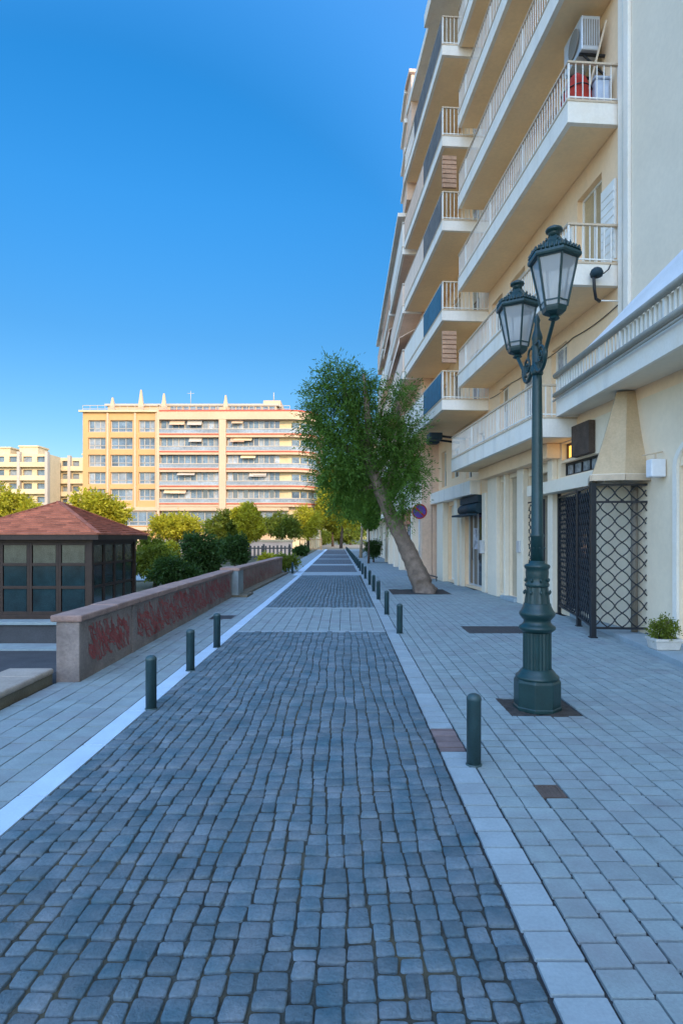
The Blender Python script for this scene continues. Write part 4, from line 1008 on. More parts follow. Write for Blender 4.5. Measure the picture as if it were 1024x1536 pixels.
# air conditioner on the third balcony, with cloth and boxes
ZB = zl_(2)
ac = empty('air_conditioner', mapA(11.55, 0.35, ZB + 1.25), 'white air conditioner unit mounted high on the near end of an upper balcony', 'air conditioner')
mb = MB(); mb.fbox(mapA, 11.2, 11.95, 0.14, 0.50, ZB + 1.28, ZB + 1.92); mb.build('casing', M['alu'], ac, bevel=0.02)
mb = MB(); 
for k in range(7): mb.fbox(mapA, 11.19, 11.197, 0.18 + k * 0.045, 0.2 + k * 0.045, ZB + 1.36, ZB + 1.84)
mb.build('grille', M['greydoor'], ac)
mb = MB(); cf = Vector(mapA(11.5, 0.505, ZB + 1.6)); mb.lathe((0, 0, 0), [(0.24, 0), (0.24, 0.02)], 24)
mb.v = [(cf.x - z, cf.y + x, cf.z + y) for (x, y, z) in mb.v]; mb.build('fan_grille', M['greydoor'], ac)
for u in (11.3, 11.85):
    mb = MB(); mb.bar(mapA(u, 0.0, ZB + 1.26), mapA(u, 0.5, ZB + 1.26), 0.04); mb.bar(mapA(u, 0.01, ZB + 0.9), mapA(u, 0.42, ZB + 1.25), 0.03)
    mb.build('bracket', M['black'], ac)
def lumpy(mb, c, r, h, seed, n=16):
    rg = random.Random(seed); pr = [(0.72, 0.0), (1.0, 0.12), (1.02, 0.4), (0.85, 0.66), (0.62, 0.85), (0.3, 0.97), (0.02, 1.0)]
    st = len(mb.v); mb.lathe(c, [(r * a, h * z) for a, z in pr], n)
    for i in range(st, len(mb.v)):
        x, y, z = mb.v[i]; k = 1 + rg.uniform(-0.13, 0.13); mb.v[i] = (c[0] + (x - c[0]) * k, c[1] + (y - c[1]) * k, z + rg.uniform(-0.02, 0.02))
rb_ = empty('covered_bundle', mapA(11.15, 0.62, ZB), 'red cloth covered bundle behind the white bars at the balcony end', 'bundle')
mb = MB(); lumpy(mb, mapA(11.22, 0.58, ZB), 0.27, 0.80, 4); mb.build('cloth', M['rednet'], rb_)
mb = MB(); mb.tube([Vector(mapA(11.22, 0.58, ZB + 0.45)) + Vector((0.27 * math.cos(a), 0.27 * math.sin(a), 0.01 * math.sin(3 * a))) for a in [i * math.pi / 10 for i in range(21)]], 0.012, 6); mb.build('cord', M['black'], rb_)
bw_ = empty('storage_tub', mapA(11.1, 0.22, ZB), 'pale blue plastic tub beside the red bundle on the balcony', 'tub')
mb = MB(); mb.fbox(mapA, 10.95, 11.35, 0.08, 0.36, ZB, ZB + 0.55); mb.build('body', M['bluewhite'], bw_, bevel=0.03)
mb = MB(); mb.fbox(mapA, 10.93, 11.37, 0.06, 0.38, ZB + 0.55, ZB + 0.6); mb.build('lid', M['bluewhite'], bw_, bevel=0.015)
cbx = empty('cardboard_box', mapA(11.75, 0.45, ZB), 'tan cardboard box standing under the air conditioner', 'box')
mb = MB(); mb.fbox(mapA, 11.55, 11.95, 0.25, 0.6, ZB, ZB + 0.95); mb.build('carton', M['cardboard'], cbx, bevel=0.008)
mb = MB(); mb.fbox(mapA, 11.7, 11.8, 0.24, 0.605, ZB + 0.95, ZB + 0.953); mb.fbox(mapA, 11.547, 11.55, 0.38, 0.44, ZB + 0.6, ZB + 0.95); mb.build('tape', M['railcap'], cbx)
pole = empty('wooden_pole', mapA(11.0, 0.3, ZB), 'pair of thin wooden laths leaning on the balcony end wall', 'lath')
mb = MB(); mb.bar(mapA(11.0, 0.55, ZB + 0.03), mapA(11.1, 0.08, ZB + 1.75), 0.03); mb.bar(mapA(11.08, 0.53, ZB + 0.03), mapA(11.18, 0.10, ZB + 1.6), 0.025); mb.build('lath', M['railcap'], pole)

# wall lantern
wlz = 5.6
wp = P(893, 428, 10.75)
wl_ = empty('wall_lamp', wp, 'dark swan-necked wall lamp on the cream wall right of the lanterns', 'wall lamp')
mb = MB(); a = P(893, 450, 10.7); q = [P(899, 452, 10.72), P(893, 448, 10.66), P(891, 435, 10.62), P(890, 420, 10.6), P(890, 412, 10.6)]
mb.tube(q, 0.028, 8); mb.build('neck', M['black'], wl_)
mb = MB(); mb.tube([P(899, 451, 10.72), mapA(10.72, 0.02, P(899, 451, 10.7).z)], 0.014, 8); mb.build('bracket', M['whitemetal'], wl_)
mb = MB(); hc = P(894, 412, 10.6)
st = len(mb.v); mb.lathe(hc, [(0.05, -0.05), (0.10, -0.03), (0.115, 0.03), (0.09, 0.09), (0.05, 0.12), (0.02, 0.13)], 14); mb.build('head', M['tealawn'], wl_)
mb = MB(); mb.tube([P(890, 412, 10.6), P(905, 410, 10.62), P(912, 404, 10.68), P(915, 397, 10.72)], 0.012, 6); mb.build('cable', M['black'], wl_)

# small light box on the wall right of the hood
lb = empty('sign_box', P(995, 702, 9.5), 'small pale projecting light box on the wall right of the khaki hood', 'light box')
def wx(u): return 5.75 - 0.075 * u
mb = MB(); mb.box(wx(9.5) - 0.24, wx(9.5) - 0.01, 9.38, 9.56, 2.62, 2.90); mb.build('box', M['tarp'], lb, bevel=0.015)
mb = MB(); mb.tube([(wx(9.5) - 0.02, 9.47, 3.02), (wx(9.5) - 0.34, 9.47, 2.96)], 0.012, 6); mb.bar((wx(9.5) - 0.13, 9.47, 2.9), (wx(9.5) - 0.13, 9.47, 3.0), 0.02); mb.build('bracket', M['railcap'], lb)

# floodlights under building two
fl = empty('floodlight', P(650, 655, 20.5), 'dark floodlight bracket on the first floor wall beside the tree crown', 'floodlight')
bx = mapA(21.0, 0.5, 5.15)
for u, e in ((20.8, 0.9), (21.6, 0.8)):
    mb = MB(); mb.tube([mapA(u, 0.0, 5.1), mapA(u, e, 5.2)], 0.04, 8); mb.build('arm', M['black'], fl)
mb = MB(); mb.fbox(mapA, 20.55, 21.05, 0.85, 1.3, 5.05, 5.28); mb.build('head', M['tealawn'], fl, bevel=0.03)
mb = MB(); mb.fbox(mapA, 21.4, 21.8, 0.75, 1.15, 5.05, 5.26); mb.build('head', M['tealawn'], fl, bevel=0.03)

# round no-parking style sign on a pole before the third block
rs = empty('round_sign', (2.62, 26.6, 0), 'round blue and purple sign on a pole beside the leaning trunk', 'sign')
mb = MB(); mb.tube([(2.95, 23.6, 0), (2.95, 23.6, 2.9)], 0.03, 8); mb.build('pole', M['alu'], rs)
mb = MB(); mb.lathe((0, 0, 0), [(0.30, 0), (0.30, 0.015)], 28); mb.v = [(2.95 + x, 23.56 - z, 2.72 + y) for x, y, z in mb.v]; mb.build('disc', M['purple'], rs)
mb = MB()
for i in range(28):
    a0, a1 = 2 * math.pi * i / 28, 2 * math.pi * (i + 1) / 28
    q = [(math.cos(a) * r, math.sin(a) * r) for a, r in ((a0, 0.25), (a1, 0.25), (a1, 0.30), (a0, 0.30))]
    mb.quad(*[(2.95 + x, 23.541, 2.72 + z) for x, z in q])
mb.quad((2.95 - 0.2, 23.541, 2.72 + 0.15), (2.95 - 0.15, 23.541, 2.72 + 0.2), (2.95 + 0.2, 23.541, 2.72 - 0.15), (2.95 + 0.15, 23.541, 2.72 - 0.2))
mb.build('red_ring', M['rednet'], rs, recalc=False)

# A-board / railing by the brown door
bn = empty('barrier_rail', mapA(24, 0.7, 0), 'low dark metal barrier rail in front of the brown door', 'barrier')
mb = MB(); 
for u in (23.2, 24.8): mb.bar(mapA(u, 0.45, 0.0), mapA(u, 0.45, 0.16), 0.03)
mb.build('leg', M['black'], bn)
mb = MB(); mb.bar(mapA(23.1, 0.45, 0.17), mapA(24.9, 0.45, 0.17), 0.04); mb.build('rail', M['black'], bn)

# ------------------------------------------------------------------ lattice enclosure with hood
cg = empty('lattice_enclosure', (4.6, 10.6, 0), 'black wrought iron lattice enclosure at the shop entrance beneath the khaki hood', 'enclosure')
def lattice(p0, p1, z0, z1, pitch, parent, name='lattice_panel', backed=None, r=0.011, topband=True):
    p0 = Vector((*p0, 0)); p1 = Vector((*p1, 0)); W_ = (p1 - p0).length; d = (p1 - p0) / W_
    mb = MB(); H = z1 - z0
    pt = lambda x, z: p0 + d * x + Vector((0, 0, z0 + z))
    zb = H - 0.27 if topband else H
    for sg in (-1, 1):
        for k in range(-int(H / pitch) - 4, int((W_ + H) / pitch) + 5):
            run = []
            for i in range(int(H / 0.035) + 1):
                z = i * 0.035; x = k * pitch + sg * z + 0.13 * pitch * math.sin(2 * math.pi * z / pitch) * sg * 0.55
                if 0 <= x <= W_ : run.append(pt(x, min(z, H)))
                else:
                    if len(run) > 2: mb.tube(run, r, 5, caps=False)
                    run = []
            if len(run) > 2: mb.tube(run, r, 5, caps=False)
    pn = mb.build(name, M['black'], parent)
    t = 0.035
    for zz in ([-t / 2, H + t / 2] + ([zb] if topband else [])):
        mb = MB(); mb.bar(pt(0, zz), pt(W_, zz), t); mb.build('frame_bar', M['black'], pn)
    if backed:
        mb = MB(); nrm = Vector((d.y, -d.x, 0)) * -0.05
        mb.quad(pt(0, 0) - nrm, pt(W_, 0) - nrm, pt(W_, H) - nrm, pt(0, H) - nrm)
        ob = mb.build('backing_sheet', backed, pn, recalc=False)
        md = ob.modifiers.new('thick', 'SOLIDIFY'); md.thickness = 0.01
    return pn
FP, MP, BP, RP = (4.14, 10.0), (4.41, 11.3), (4.72, 13.2), (5.02, 9.93)
lattice(FP, RP, 0.18, 2.53, 0.235, cg)
lattice(FP, MP, 0.2, 2.53, 0.2, cg, topband=False)
lattice(MP, BP, 0.2, 2.53, 0.2, cg, topband=False)
for (x, y, s, h, z) in ((FP[0], FP[1], 0.085, 2.58, 0.0), (MP[0], MP[1], 0.075, 2.56, 0.0), (BP[0], BP[1], 0.06, 2.9, 0.0), (RP[0] + 0.02, RP[1], 0.06, 2.58, 0.075)):
    mb = MB(); mb.box(x - s / 2, x + s / 2, y - s / 2, y + s / 2, z, h); mb.box(x - s * 0.7, x + s * 0.7, y - s * 0.7, y + s * 0.7, z, z + 0.02); mb.build('post', M['black'], cg, bevel=0.004)
gt = empty('lattice_gate', (4.4, 14.2, 0), 'narrow black lattice gate leaf just behind the lamp post shaft', 'gate')
lattice(mapA(13.7, 0.2, 0)[:2], mapA(14.55, 0.2, 0)[:2], 0.12, 2.5, 0.18, gt, name='gate_leaf', topband=False)
mb = MB(); q = mapA(13.68, 0.2, 0); mb.box(q[0] - 0.035, q[0] + 0.035, q[1] - 0.035, q[1] + 0.035, 0, 2.55); mb.build('post', M['black'], gt)
dp = Vector(mapA(10.15, 0.09, 0.08)); mb = MB(); mb.tube([dp, dp + Vector((0, 0, 2.5))], 0.055, 10); mb.build('shade_stripe', M['greydoor'], A)  # dark upright added where the wall only has a stripe of shading
# hood
hd = empty('fabric_hood', (4.6, 10.4, 2.6), 'tall tapering khaki canvas hood standing over the lattice enclosure', 'hood')
base = [(5.16, 9.86), (4.57, 9.78), (4.09, 9.93), (4.33, 10.6), (4.66, 11.1), (4.88, 11.2)]
top = [(5.0, 10.28), (4.82, 10.24), (4.68, 10.31), (4.74, 10.50), (4.83, 10.62), (4.93, 10.62)]
mb = MB(); rows = []
NS = 6
def ringpts(f):
    g = f ** 0.88; out = []
    for i in range(len(base)):
        for s in range(NS if i < len(base) - 1 else 1):
            t = s / NS; j = min(i + 1, len(base) - 1)
            bx_ = Vector(base[i]).lerp(Vector(base[j]), t); tx_ = Vector(top[i]).lerp(Vector(top[j]), t)
            p = bx_.lerp(tx_, g); sag = math.sin(math.pi * t) * 0.035 * math.sin(math.pi * min(1, f * 1.1))
            c_ = Vector((4.85, 10.6)); dv = (c_ - p); dv = dv.normalized() * sag if dv.length > 0.05 else dv * 0
            out.append((p.x + dv.x, p.y + dv.y, 2.70 + f * (4.17 - 2.70)))
    return out
for i in range(15):
    pts = ringpts(i / 14); b = len(mb.v); mb.v += pts; rows.append((b, len(pts)))
for (a, n), (b, _) in zip(rows, rows[1:]):
    for k in range(n - 1): mb.face([a + k, a + k + 1, b + k + 1, b + k], False)
mb.build('canvas', M['hood'], hd, recalc=False)
mb = MB()
for p, q in zip(base, base[1:]):
    mb.bar((p[0], p[1], 2.655), (q[0], q[1], 2.655), 0.06, 0.10)
mb.build('base_rail', M['railcap'], hd)
mb = MB()
for p, q in zip(base, base[1:]): mb.bar((p[0], p[1], 2.705), (q[0], q[1], 2.705), 0.035, 0.018)
mb.build('trim', M['fascia'], hd)
mb = MB(); mb.tube([(4.9, 10.42, 3.9), (4.9, 10.42, 4.17)], 0.07, 10); mb.build('flue', M['brown'], hd)

# planter with shrub
pt_ = empty('planter', (4.52, 8.55, 0.075), 'pale stone trough planter by the wall at the right edge', 'planter')
mb = MB(); mb.hexa([(4.30, 8.40, 0.075), (4.73, 8.40, 0.075), (4.73, 8.74, 0.075), (4.30, 8.74, 0.075), (4.27, 8.36, 0.27), (4.76, 8.36, 0.27), (4.76, 8.78, 0.27), (4.27, 8.78, 0.27)])
mb.build('trough', M['terracotta'], pt_, bevel=0.02)
mb = MB(); mb.box(4.265, 4.765, 8.35, 8.40, 0.235, 0.285); mb.box(4.265, 4.765, 8.74, 8.79, 0.235, 0.285); mb.box(4.265, 4.315, 8.40, 8.74, 0.235, 0.285); mb.box(4.715, 4.765, 8.40, 8.74, 0.235, 0.285); mb.build('rim', M['terracotta'], pt_, bevel=0.008)
mb = MB(); mb.box(4.315, 4.715, 8.40, 8.74, 0.272, 0.278); mb.build('soil', M['soil'], pt_)
rng = np.random.default_rng(11)
sp = empty('potted_shrub', (4.5, 8.56, 0.28), 'small leafy green shrub growing in the stone trough', 'shrub')
mb = MB()
for i in range(14):
    a = random.uniform(0, 6.28); r_ = random.uniform(0.05, 0.2); mb.tube([(4.5, 8.56, 0.27), (4.5 + r_ * 0.5 * math.cos(a), 8.56 + r_ * 0.5 * math.sin(a), 0.4), (4.5 + r_ * math.cos(a), 8.56 + r_ * math.sin(a), 0.5 + random.uniform(0, 0.1))], 0.006, 5)
mb.build('stem', M['darkbark'], sp)
p_, d_, t_ = clump_points([(4.5, 8.56, 0.42, 0.24, 0.2, 0.17), (4.42, 8.5, 0.38, 0.16, 0.14, 0.12), (4.6, 8.55, 0.48, 0.13, 0.13, 0.12)], 330, 8, rng, 0.10, -0.1, 0.2)
leaves('foliage', p_, d_, 0.045, 0.011, M['leaf_mid'], sp, 0.7, t_, seed=3)

pt_.scale = (0.76, 0.76, 0.78); pt_.location = (4.56, 8.55, 0.075)
sp.scale = (0.76, 0.76, 0.8); sp.location = (4.545, 8.56, 0.075 + 0.205 * 0.78)
# ------------------------------------------------------------------ trees
def tree(name, loc, label, trunk, crown, n, per, ll, lw, lm, bark, group, seed, spray=0.5, droop=0.2, hollow=0.35, cat='tree', nb=7, tr=0.16):
    rng = np.random.default_rng(seed); rg = random.Random(seed)
    t = empty(name, loc, label, cat, group)
    mb = MB(); x, y, z = loc
    path = [Vector(p) for p in trunk]; k = len(path)
    rad = [tr * (1.5 if i == 0 else 1.0 - 0.55 * i / k) for i in range(k)]
    mb.tube(path, rad, 12)
    for i in range(nb):
        c_ = crown[rg.randrange(len(crown))]; s_ = path[-1].lerp(path[-2], rg.uniform(0, 0.8))
        e = Vector((c_[0] + rg.uniform(-.6, .6) * c_[3], c_[1] + rg.uniform(-.6, .6) * c_[4], c_[2] + rg.uniform(-.4, .6) * c_[5]))
        mid = s_.lerp(e, 0.5) + Vector((rg.uniform(-.15, .15), rg.uniform(-.15, .15), 0.12)) * (e - s_).length
        mb.tube([s_, mid, e], [tr * 0.42, tr * 0.26, tr * 0.08], 7)
    mb.build('trunk', bark, t)
    p_, d_, t_ = clump_points(crown, n, per, rng, spray, droop, hollow)
    leaves('crown', p_, d_, ll, lw, lm, t, 0.55, t_, seed=seed)
    return t
# the leaning tree
TY = 18.6
def Q(px, py, dy=0): v = P(px, py, TY); return (v.x, TY + dy, v.z)
def CL(px, py, rx, rz, ry=None, dy=0): s = TY / 900; q = Q(px, py, dy); return (q[0], q[1], q[2], rx * s, (ry or rx) * s, rz * s)
lt = empty('leaning_tree', (2.36, 18.6, 0), 'leaning green tree growing from a soil pit in the right pavement', 'tree')
mb = MB()
tp = [Q(640, 893), Q(634, 880), Q(625, 858), Q(614, 832), Q(602, 806), Q(588, 778), Q(574, 746), Q(561, 714), Q(551, 690), Q(545, 668)]
tr_ = [0.45, 0.355, 0.295, 0.262, 0.24, 0.225, 0.205, 0.19, 0.17, 0.145]
tv = [Vector(p) for p in tp]; tps, trs = [], []
for i in range(len(tv) - 1):
    for k in range(7):
        f = k / 7; tps.append(tv[i].lerp(tv[i + 1], f)); trs.append((tr_[i] * (1 - f) + tr_[i + 1] * f) * (1 + 0.035 * math.sin(i * 7 + k * 1.9) + 0.03 * math.sin((i * 7 + k) * 0.63)))
tps.append(tv[-1]); trs.append(tr_[-1]); mb.tube(tps, trs, 36)
rg = random.Random(5)
for i in range(len(mb.v)):
    x, y, z = mb.v[i]; f = 1 + 0.5 * math.exp(-max(0, z) * 5) * (0.5 + 0.5 * math.sin(math.atan2(y - 18.6, x - 2.3) * 5))
    cx = 2.30; 
    if z < 0.35: mb.v[i] = (cx + (x - cx) * (0.85 + 0.3 * (f - 1)), 18.6 + (y - 18.6) * f * 0.85, z)
    x, y, z = mb.v[i]; kk = i % 36; rdg = 0.014 * math.sin(kk * 1.05 + 2.2 * math.sin(z * 2.1)) + 0.010 * math.sin(kk * 2.6 + z * 3)
    mb.v[i] = (x + rdg * math.cos(kk / 36 * 6.283) + rg.uniform(-0.006, 0.006), y + rdg * math.sin(kk / 36 * 6.283) + rg.uniform(-0.006, 0.006), z)
def limb(pts, r0, r1):
    n = len(pts); mb.tube([Q(*p) for p in pts], [r0 + (r1 - r0) * i / (n - 1) for i in range(n)], 10)
limb([(546, 672), (535, 640, 0.1), (522, 600, 0.2), (512, 560, 0.2)], 0.19, 0.04)
limb([(548, 680), (552, 640, -0.2), (548, 600, -0.3), (545, 565, -0.3)], 0.16, 0.04)
limb([(550, 690), (510, 665, 0.3), (485, 640, 0.4), (468, 610, 0.5)], 0.14, 0.03)
limb([(574, 746), (590, 705, 0.1), (600, 660, 0.2), (598, 605, 0.3)], 0.17, 0.04)
limb([(580, 755), (603, 725, 0.3), (618, 690, 0.4)], 0.11, 0.03)
limb([(560, 712), (535, 700, 0.4), (512, 690, 0.6), (495, 680, 0.7)], 0.10, 0.03)
limb([(566, 725), (540, 735, 0.3), (518, 745, 0.4)], 0.08, 0.02)
limb([(600, 800), (606, 770, 0.3), (606, 745, 0.4)], 0.07, 0.02)
mb.build('trunk', M['bark'], lt)
CLS = 0.9
def CL(px, py, rx, rz, ry=None, dy=0):
    s = TY / 900 * CLS; q = Q(px, py, dy); return (q[0], q[1], q[2], rx * s, (ry or rx) * s, rz * s)
crown = [CL(508, 582, 28, 26), CL(530, 582, 30, 28), CL(483, 598, 22, 26), CL(552, 592, 20, 24), CL(505, 625, 42, 36), CL(545, 632, 38, 38), CL(480, 650, 24, 30), CL(520, 668, 40, 34),
         CL(597, 615, 20, 30, 22), CL(595, 655, 32, 34), CL(608, 690, 24, 32), CL(570, 660, 34, 34), CL(498, 700, 28, 30), CL(530, 715, 26, 28), CL(520, 745, 20, 26), CL(598, 728, 26, 30), CL(582, 700, 26, 30), CL(596, 765, 16, 20), CL(505, 735, 18, 22), CL(562, 690, 24, 22, 16, 0.5), CL(515, 690, 34, 30, 20, -0.6), CL(535, 700, 22, 26, 20, 0.8), CL(528, 745, 22, 24, 18, 0.3), CL(505, 715, 26, 26, 20, -0.2), CL(612, 715, 18, 30, 18, -0.5), CL(600, 745, 20, 26, 18, -0.4)]
rng = np.random.default_rng(21)
p_, d_, t_ = clump_points(crown, 4500, 12, rng, 0.42, 0.45, 0.25)
# wisps beyond the outline
cl2 = [CL(503, 556, 26, 10), CL(470, 600, 14, 26), CL(545, 574, 18, 10), CL(600, 588, 22, 12), CL(625, 650, 12, 30), CL(465, 640, 10, 26), CL(625, 705, 8, 26)]
p2, d2, t2 = clump_points(cl2, 520, 11, rng, 0.40, 0.15, 0.0)
leaves('crown', np.concatenate([p_, p2]), np.concatenate([d_, d2]), 0.115, 0.0145, M['leaf_main'], lt, 0.42, np.concatenate([t_, t2]), seed=6)

def bt(px0, px1, ytop, ybot, Y, label, lm, seed, n=700, ground=-0.05, lumps=9, group='trees in the park beyond the pavilion', ll=0.22, lw=0.055, name='park_tree', trunk_h=None, cat='tree', dark=False, hollow=0.35):
    rg = random.Random(seed)
    x0, x1 = (px0 - 516) / 900 * Y, (px1 - 516) / 900 * Y; zt2, zb2 = CAMH + (808 - ytop) / 900 * Y, CAMH + (808 - ybot) / 900 * Y
    zb2 = max(zb2, ground + 0.25)
    cx, cz = (x0 + x1) / 2, (zt2 + zb2) / 2; hw, hh = (x1 - x0) / 2, (zt2 - zb2) / 2
    cr = [(cx, Y, cz, hw * 0.6, hw * 0.6, hh * 0.62)]
    for i in range(lumps):
        a = rg.uniform(0, 6.28); e = rg.uniform(-0.9, 1.0); rr = math.sqrt(max(0.05, 1 - e * e * 0.8)); s_ = rg.uniform(0.26, 0.44)
        cr.append((cx + math.cos(a) * rr * hw * 0.68, Y + math.sin(a) * rr * hw * 0.68, cz + e * hh * 0.66, hw * s_, hw * s_, min(hh, hw) * s_))
    tk = [(cx, Y, ground - 0.1), (cx + rg.uniform(-.1, .1) * hw, Y, ground + (cz - ground) * 0.5), (cx + rg.uniform(-.15, .15) * hw, Y, cz + hh * 0.3)]
    return tree(name, (cx, Y, ground), label, tk, cr, int(n * 1.5), 9, ll, lw, lm, M['darkbark'], group, seed, spray=0.5 * max(0.5, min(1, hw / 2)), droop=0.1, hollow=hollow, cat=cat, tr=max(0.05, min(0.2, hw * 0.07)))
bt(-28, 66, 736, 800, 42, 'sun-tinted yellow green tree behind the left slope of the pavilion roof', M['leaf_sunlit_yellow'], 31, 1500, lumps=12)
bt(104, 186, 743, 795, 44, 'sun-tinted yellow green tree behind the right slope of the pavilion roof', M['leaf_sunlit_yellow'], 32, 1500, lumps=12)
bt(234, 304, 766, 812, 56, 'rounded sun-tinted yellow green tree below the orange wall bay', M['leaf_sunlit_yellow'], 33, 1100)
bt(312, 366, 766, 822, 53, 'dark green bushy tree below the balcony bays', M['leaf_mid'], 34, 1000)
bt(352, 398, 748, 822, 50, 'tall bright sun-tinted yellow green tree right of the dark bushy one', M['leaf_sunlit_yellow'], 35, 1200)  # this and the tree above split one crown into sunlit and shaded leaf colours
bt(396, 448, 772, 812, 66, 'low spreading green tree under the rounded building corner', M['leaf_mid'], 36, 900)
bt(438, 486, 762, 810, 74, 'sun-tinted yellowish tree left of where the road ends', M['leaf_sunlit_yellow'], 37, 1000)
bt(474, 548, 690, 806, 100, 'tall sun-tinted yellow green tree behind the leaning tree crown, at the road end', M['leaf_sunlit_yellow'], 38, 2600, lumps=16, ll=0.42, lw=0.12)
bt(478, 520, 735, 812, 125, 'dense green tree closing the view at the road end', M['leaf_mid'], 39, 1400, lumps=12, ll=0.45, lw=0.13)
bt(440, 500, 788, 818, 150, 'low hedge across the left half of the road end', M['leaf_mid'], 42, 900, ll=0.45, lw=0.13, name='garden_shrub', cat='shrub', group='shrubs at the road end')
bt(492, 560, 784, 817, 158, 'low hedge across the right half of the road end', M['leaf_mid'], 43, 900, ll=0.45, lw=0.13, name='garden_shrub', cat='shrub', group='shrubs at the road end')
bt(515, 566, 690, 790, 52, 'street tree with pale trunk on the far right pavement', M['leaf_main'], 40, 1500, lumps=12, group='street trees')
for o in bpy.data.objects:
    if o.name.startswith('trunk') and o.parent and o.parent.get('label', '').startswith('street tree with pale'): o.data.materials[0] = M['palmbark']
bt(535, 570, 720, 800, 40, 'dark street tree just behind the leaning trunk', M['leaf_main'], 41, 900, lumps=9, group='street trees')
G2 = 'shrubs in the sunken garden'
bt(196, 268, 806, 872, 26, 'big green shrub against the right side of the pavilion', M['leaf_mid'], 51, 900, ground=-0.5, group=G2, ll=0.13, lw=0.035, name='garden_shrub', cat='shrub')
bt(268, 332, 800, 868, 28, 'dark rounded shrub in the middle of the sunken garden', M['leaf_dark'], 52, 900, ground=-0.42, group=G2, ll=0.13, lw=0.035, name='garden_shrub', cat='shrub')
bt(228, 300, 838, 878, 25, 'low dark shrub in front of the rounded one', M['leaf_dark'], 53, 700, ground=-0.55, group=G2, ll=0.12, lw=0.03, name='garden_shrub', cat='shrub')
bt(335, 372, 804, 858, 34, 'dark reddish stemmed shrub before the picket fence', M['leaf_dark'], 54, 700, ground=-0.15, group=G2, ll=0.14, lw=0.035, name='garden_shrub', cat='shrub')
bt(244, 268, 814, 838, 36, 'small sun-tinted yellow shrub behind the garden shrubs', M['leaf_sunlit_yellow'], 55, 350, ground=-0.1, group=G2, ll=0.12, lw=0.035, name='garden_shrub', cat='shrub')  # yellow leaves stand in for a sunlit patch of garden
bt(390, 420, 832, 862, 30, 'yellow leaved plant at the far end of the low wall', M['leaf_sunlit_yellow'], 56, 350, ground=-0.1, group=G2, ll=0.10, lw=0.03, name='garden_shrub', cat='shrub')
bt(412, 444, 836, 866, 29.5, 'dark green plant spilling over the far wall end', M['leaf_mid'], 57, 420, ground=-0.05, group=G2, ll=0.10, lw=0.025, name='garden_shrub', cat='shrub')
bt(440, 462, 818, 836, 58, 'low dark hedge plant beside the far left footway', M['leaf_dark'], 58, 400, ground=-0.05, group=G2, ll=0.16, lw=0.045, name='garden_shrub', cat='shrub')
bt(318, 345, 812, 850, 40, 'dim shrub by the left end of the picket fence', M['leaf_dark'], 59, 500, ground=-0.05, group=G2, ll=0.14, lw=0.04, name='garden_shrub', cat='shrub')
bt(548, 572, 808, 850, 42, 'dark potted shrub by the far shopfronts', M['leaf_dark'], 60, 400, ground=0.0, group='shrubs by the shops', ll=0.10, lw=0.03, name='garden_shrub', cat='shrub')

# fences
def fence(x0, x1, Y, h, label, m_, sp=0.28, ps=1.9):
    t = empty('picket_fence', ((x0 + x1) / 2, Y, 0), label, 'fence')
    mb = MB(); x = x0
    while x < x1: mb.box(x, x + 0.11, Y - 0.015, Y + 0.015, 0.08, h + random.uniform(-.03, .03)); x += sp
    mb.build('picket', m_, t)
    mb = MB(); mb.box(x0, x1, Y + 0.016, Y + 0.06, 0.25, 0.35); mb.box(x0, x1, Y + 0.016, Y + 0.06, h - 0.25, h - 0.15); mb.build('rail', m_, t)
    x = x0
    while x <= x1 + 0.1:
        mb = MB(); mb.box(x - 0.07, x + 0.07, Y + 0.061, Y + 0.2, -0.05, h + 0.1); mb.build('post', m_, t); x += ps
fence(-9.7, -3.85, 44, 1.15, 'dark picket fence beyond the shrubs, left of the road', M['greywood'])
fence(-6.2, -3.2, 84, 1.7, 'orange wooden fence catching the sun near the road end', M['litwood'], 0.3, 1.5)
gw = empty('terrace_wall', (-16, 62, 0), 'long low tan wall behind the park trees', 'wall')
mb = MB(); mb.box(-30, -5.2, 60, 60.4, -0.1, 1.35); mb.build('wall_body', M['pinkwall'], gw)
mb = MB(); mb.box(-30.1, -5.1, 59.93, 60.47, 1.35, 1.55); mb.build('coping', M['farcream'], gw)

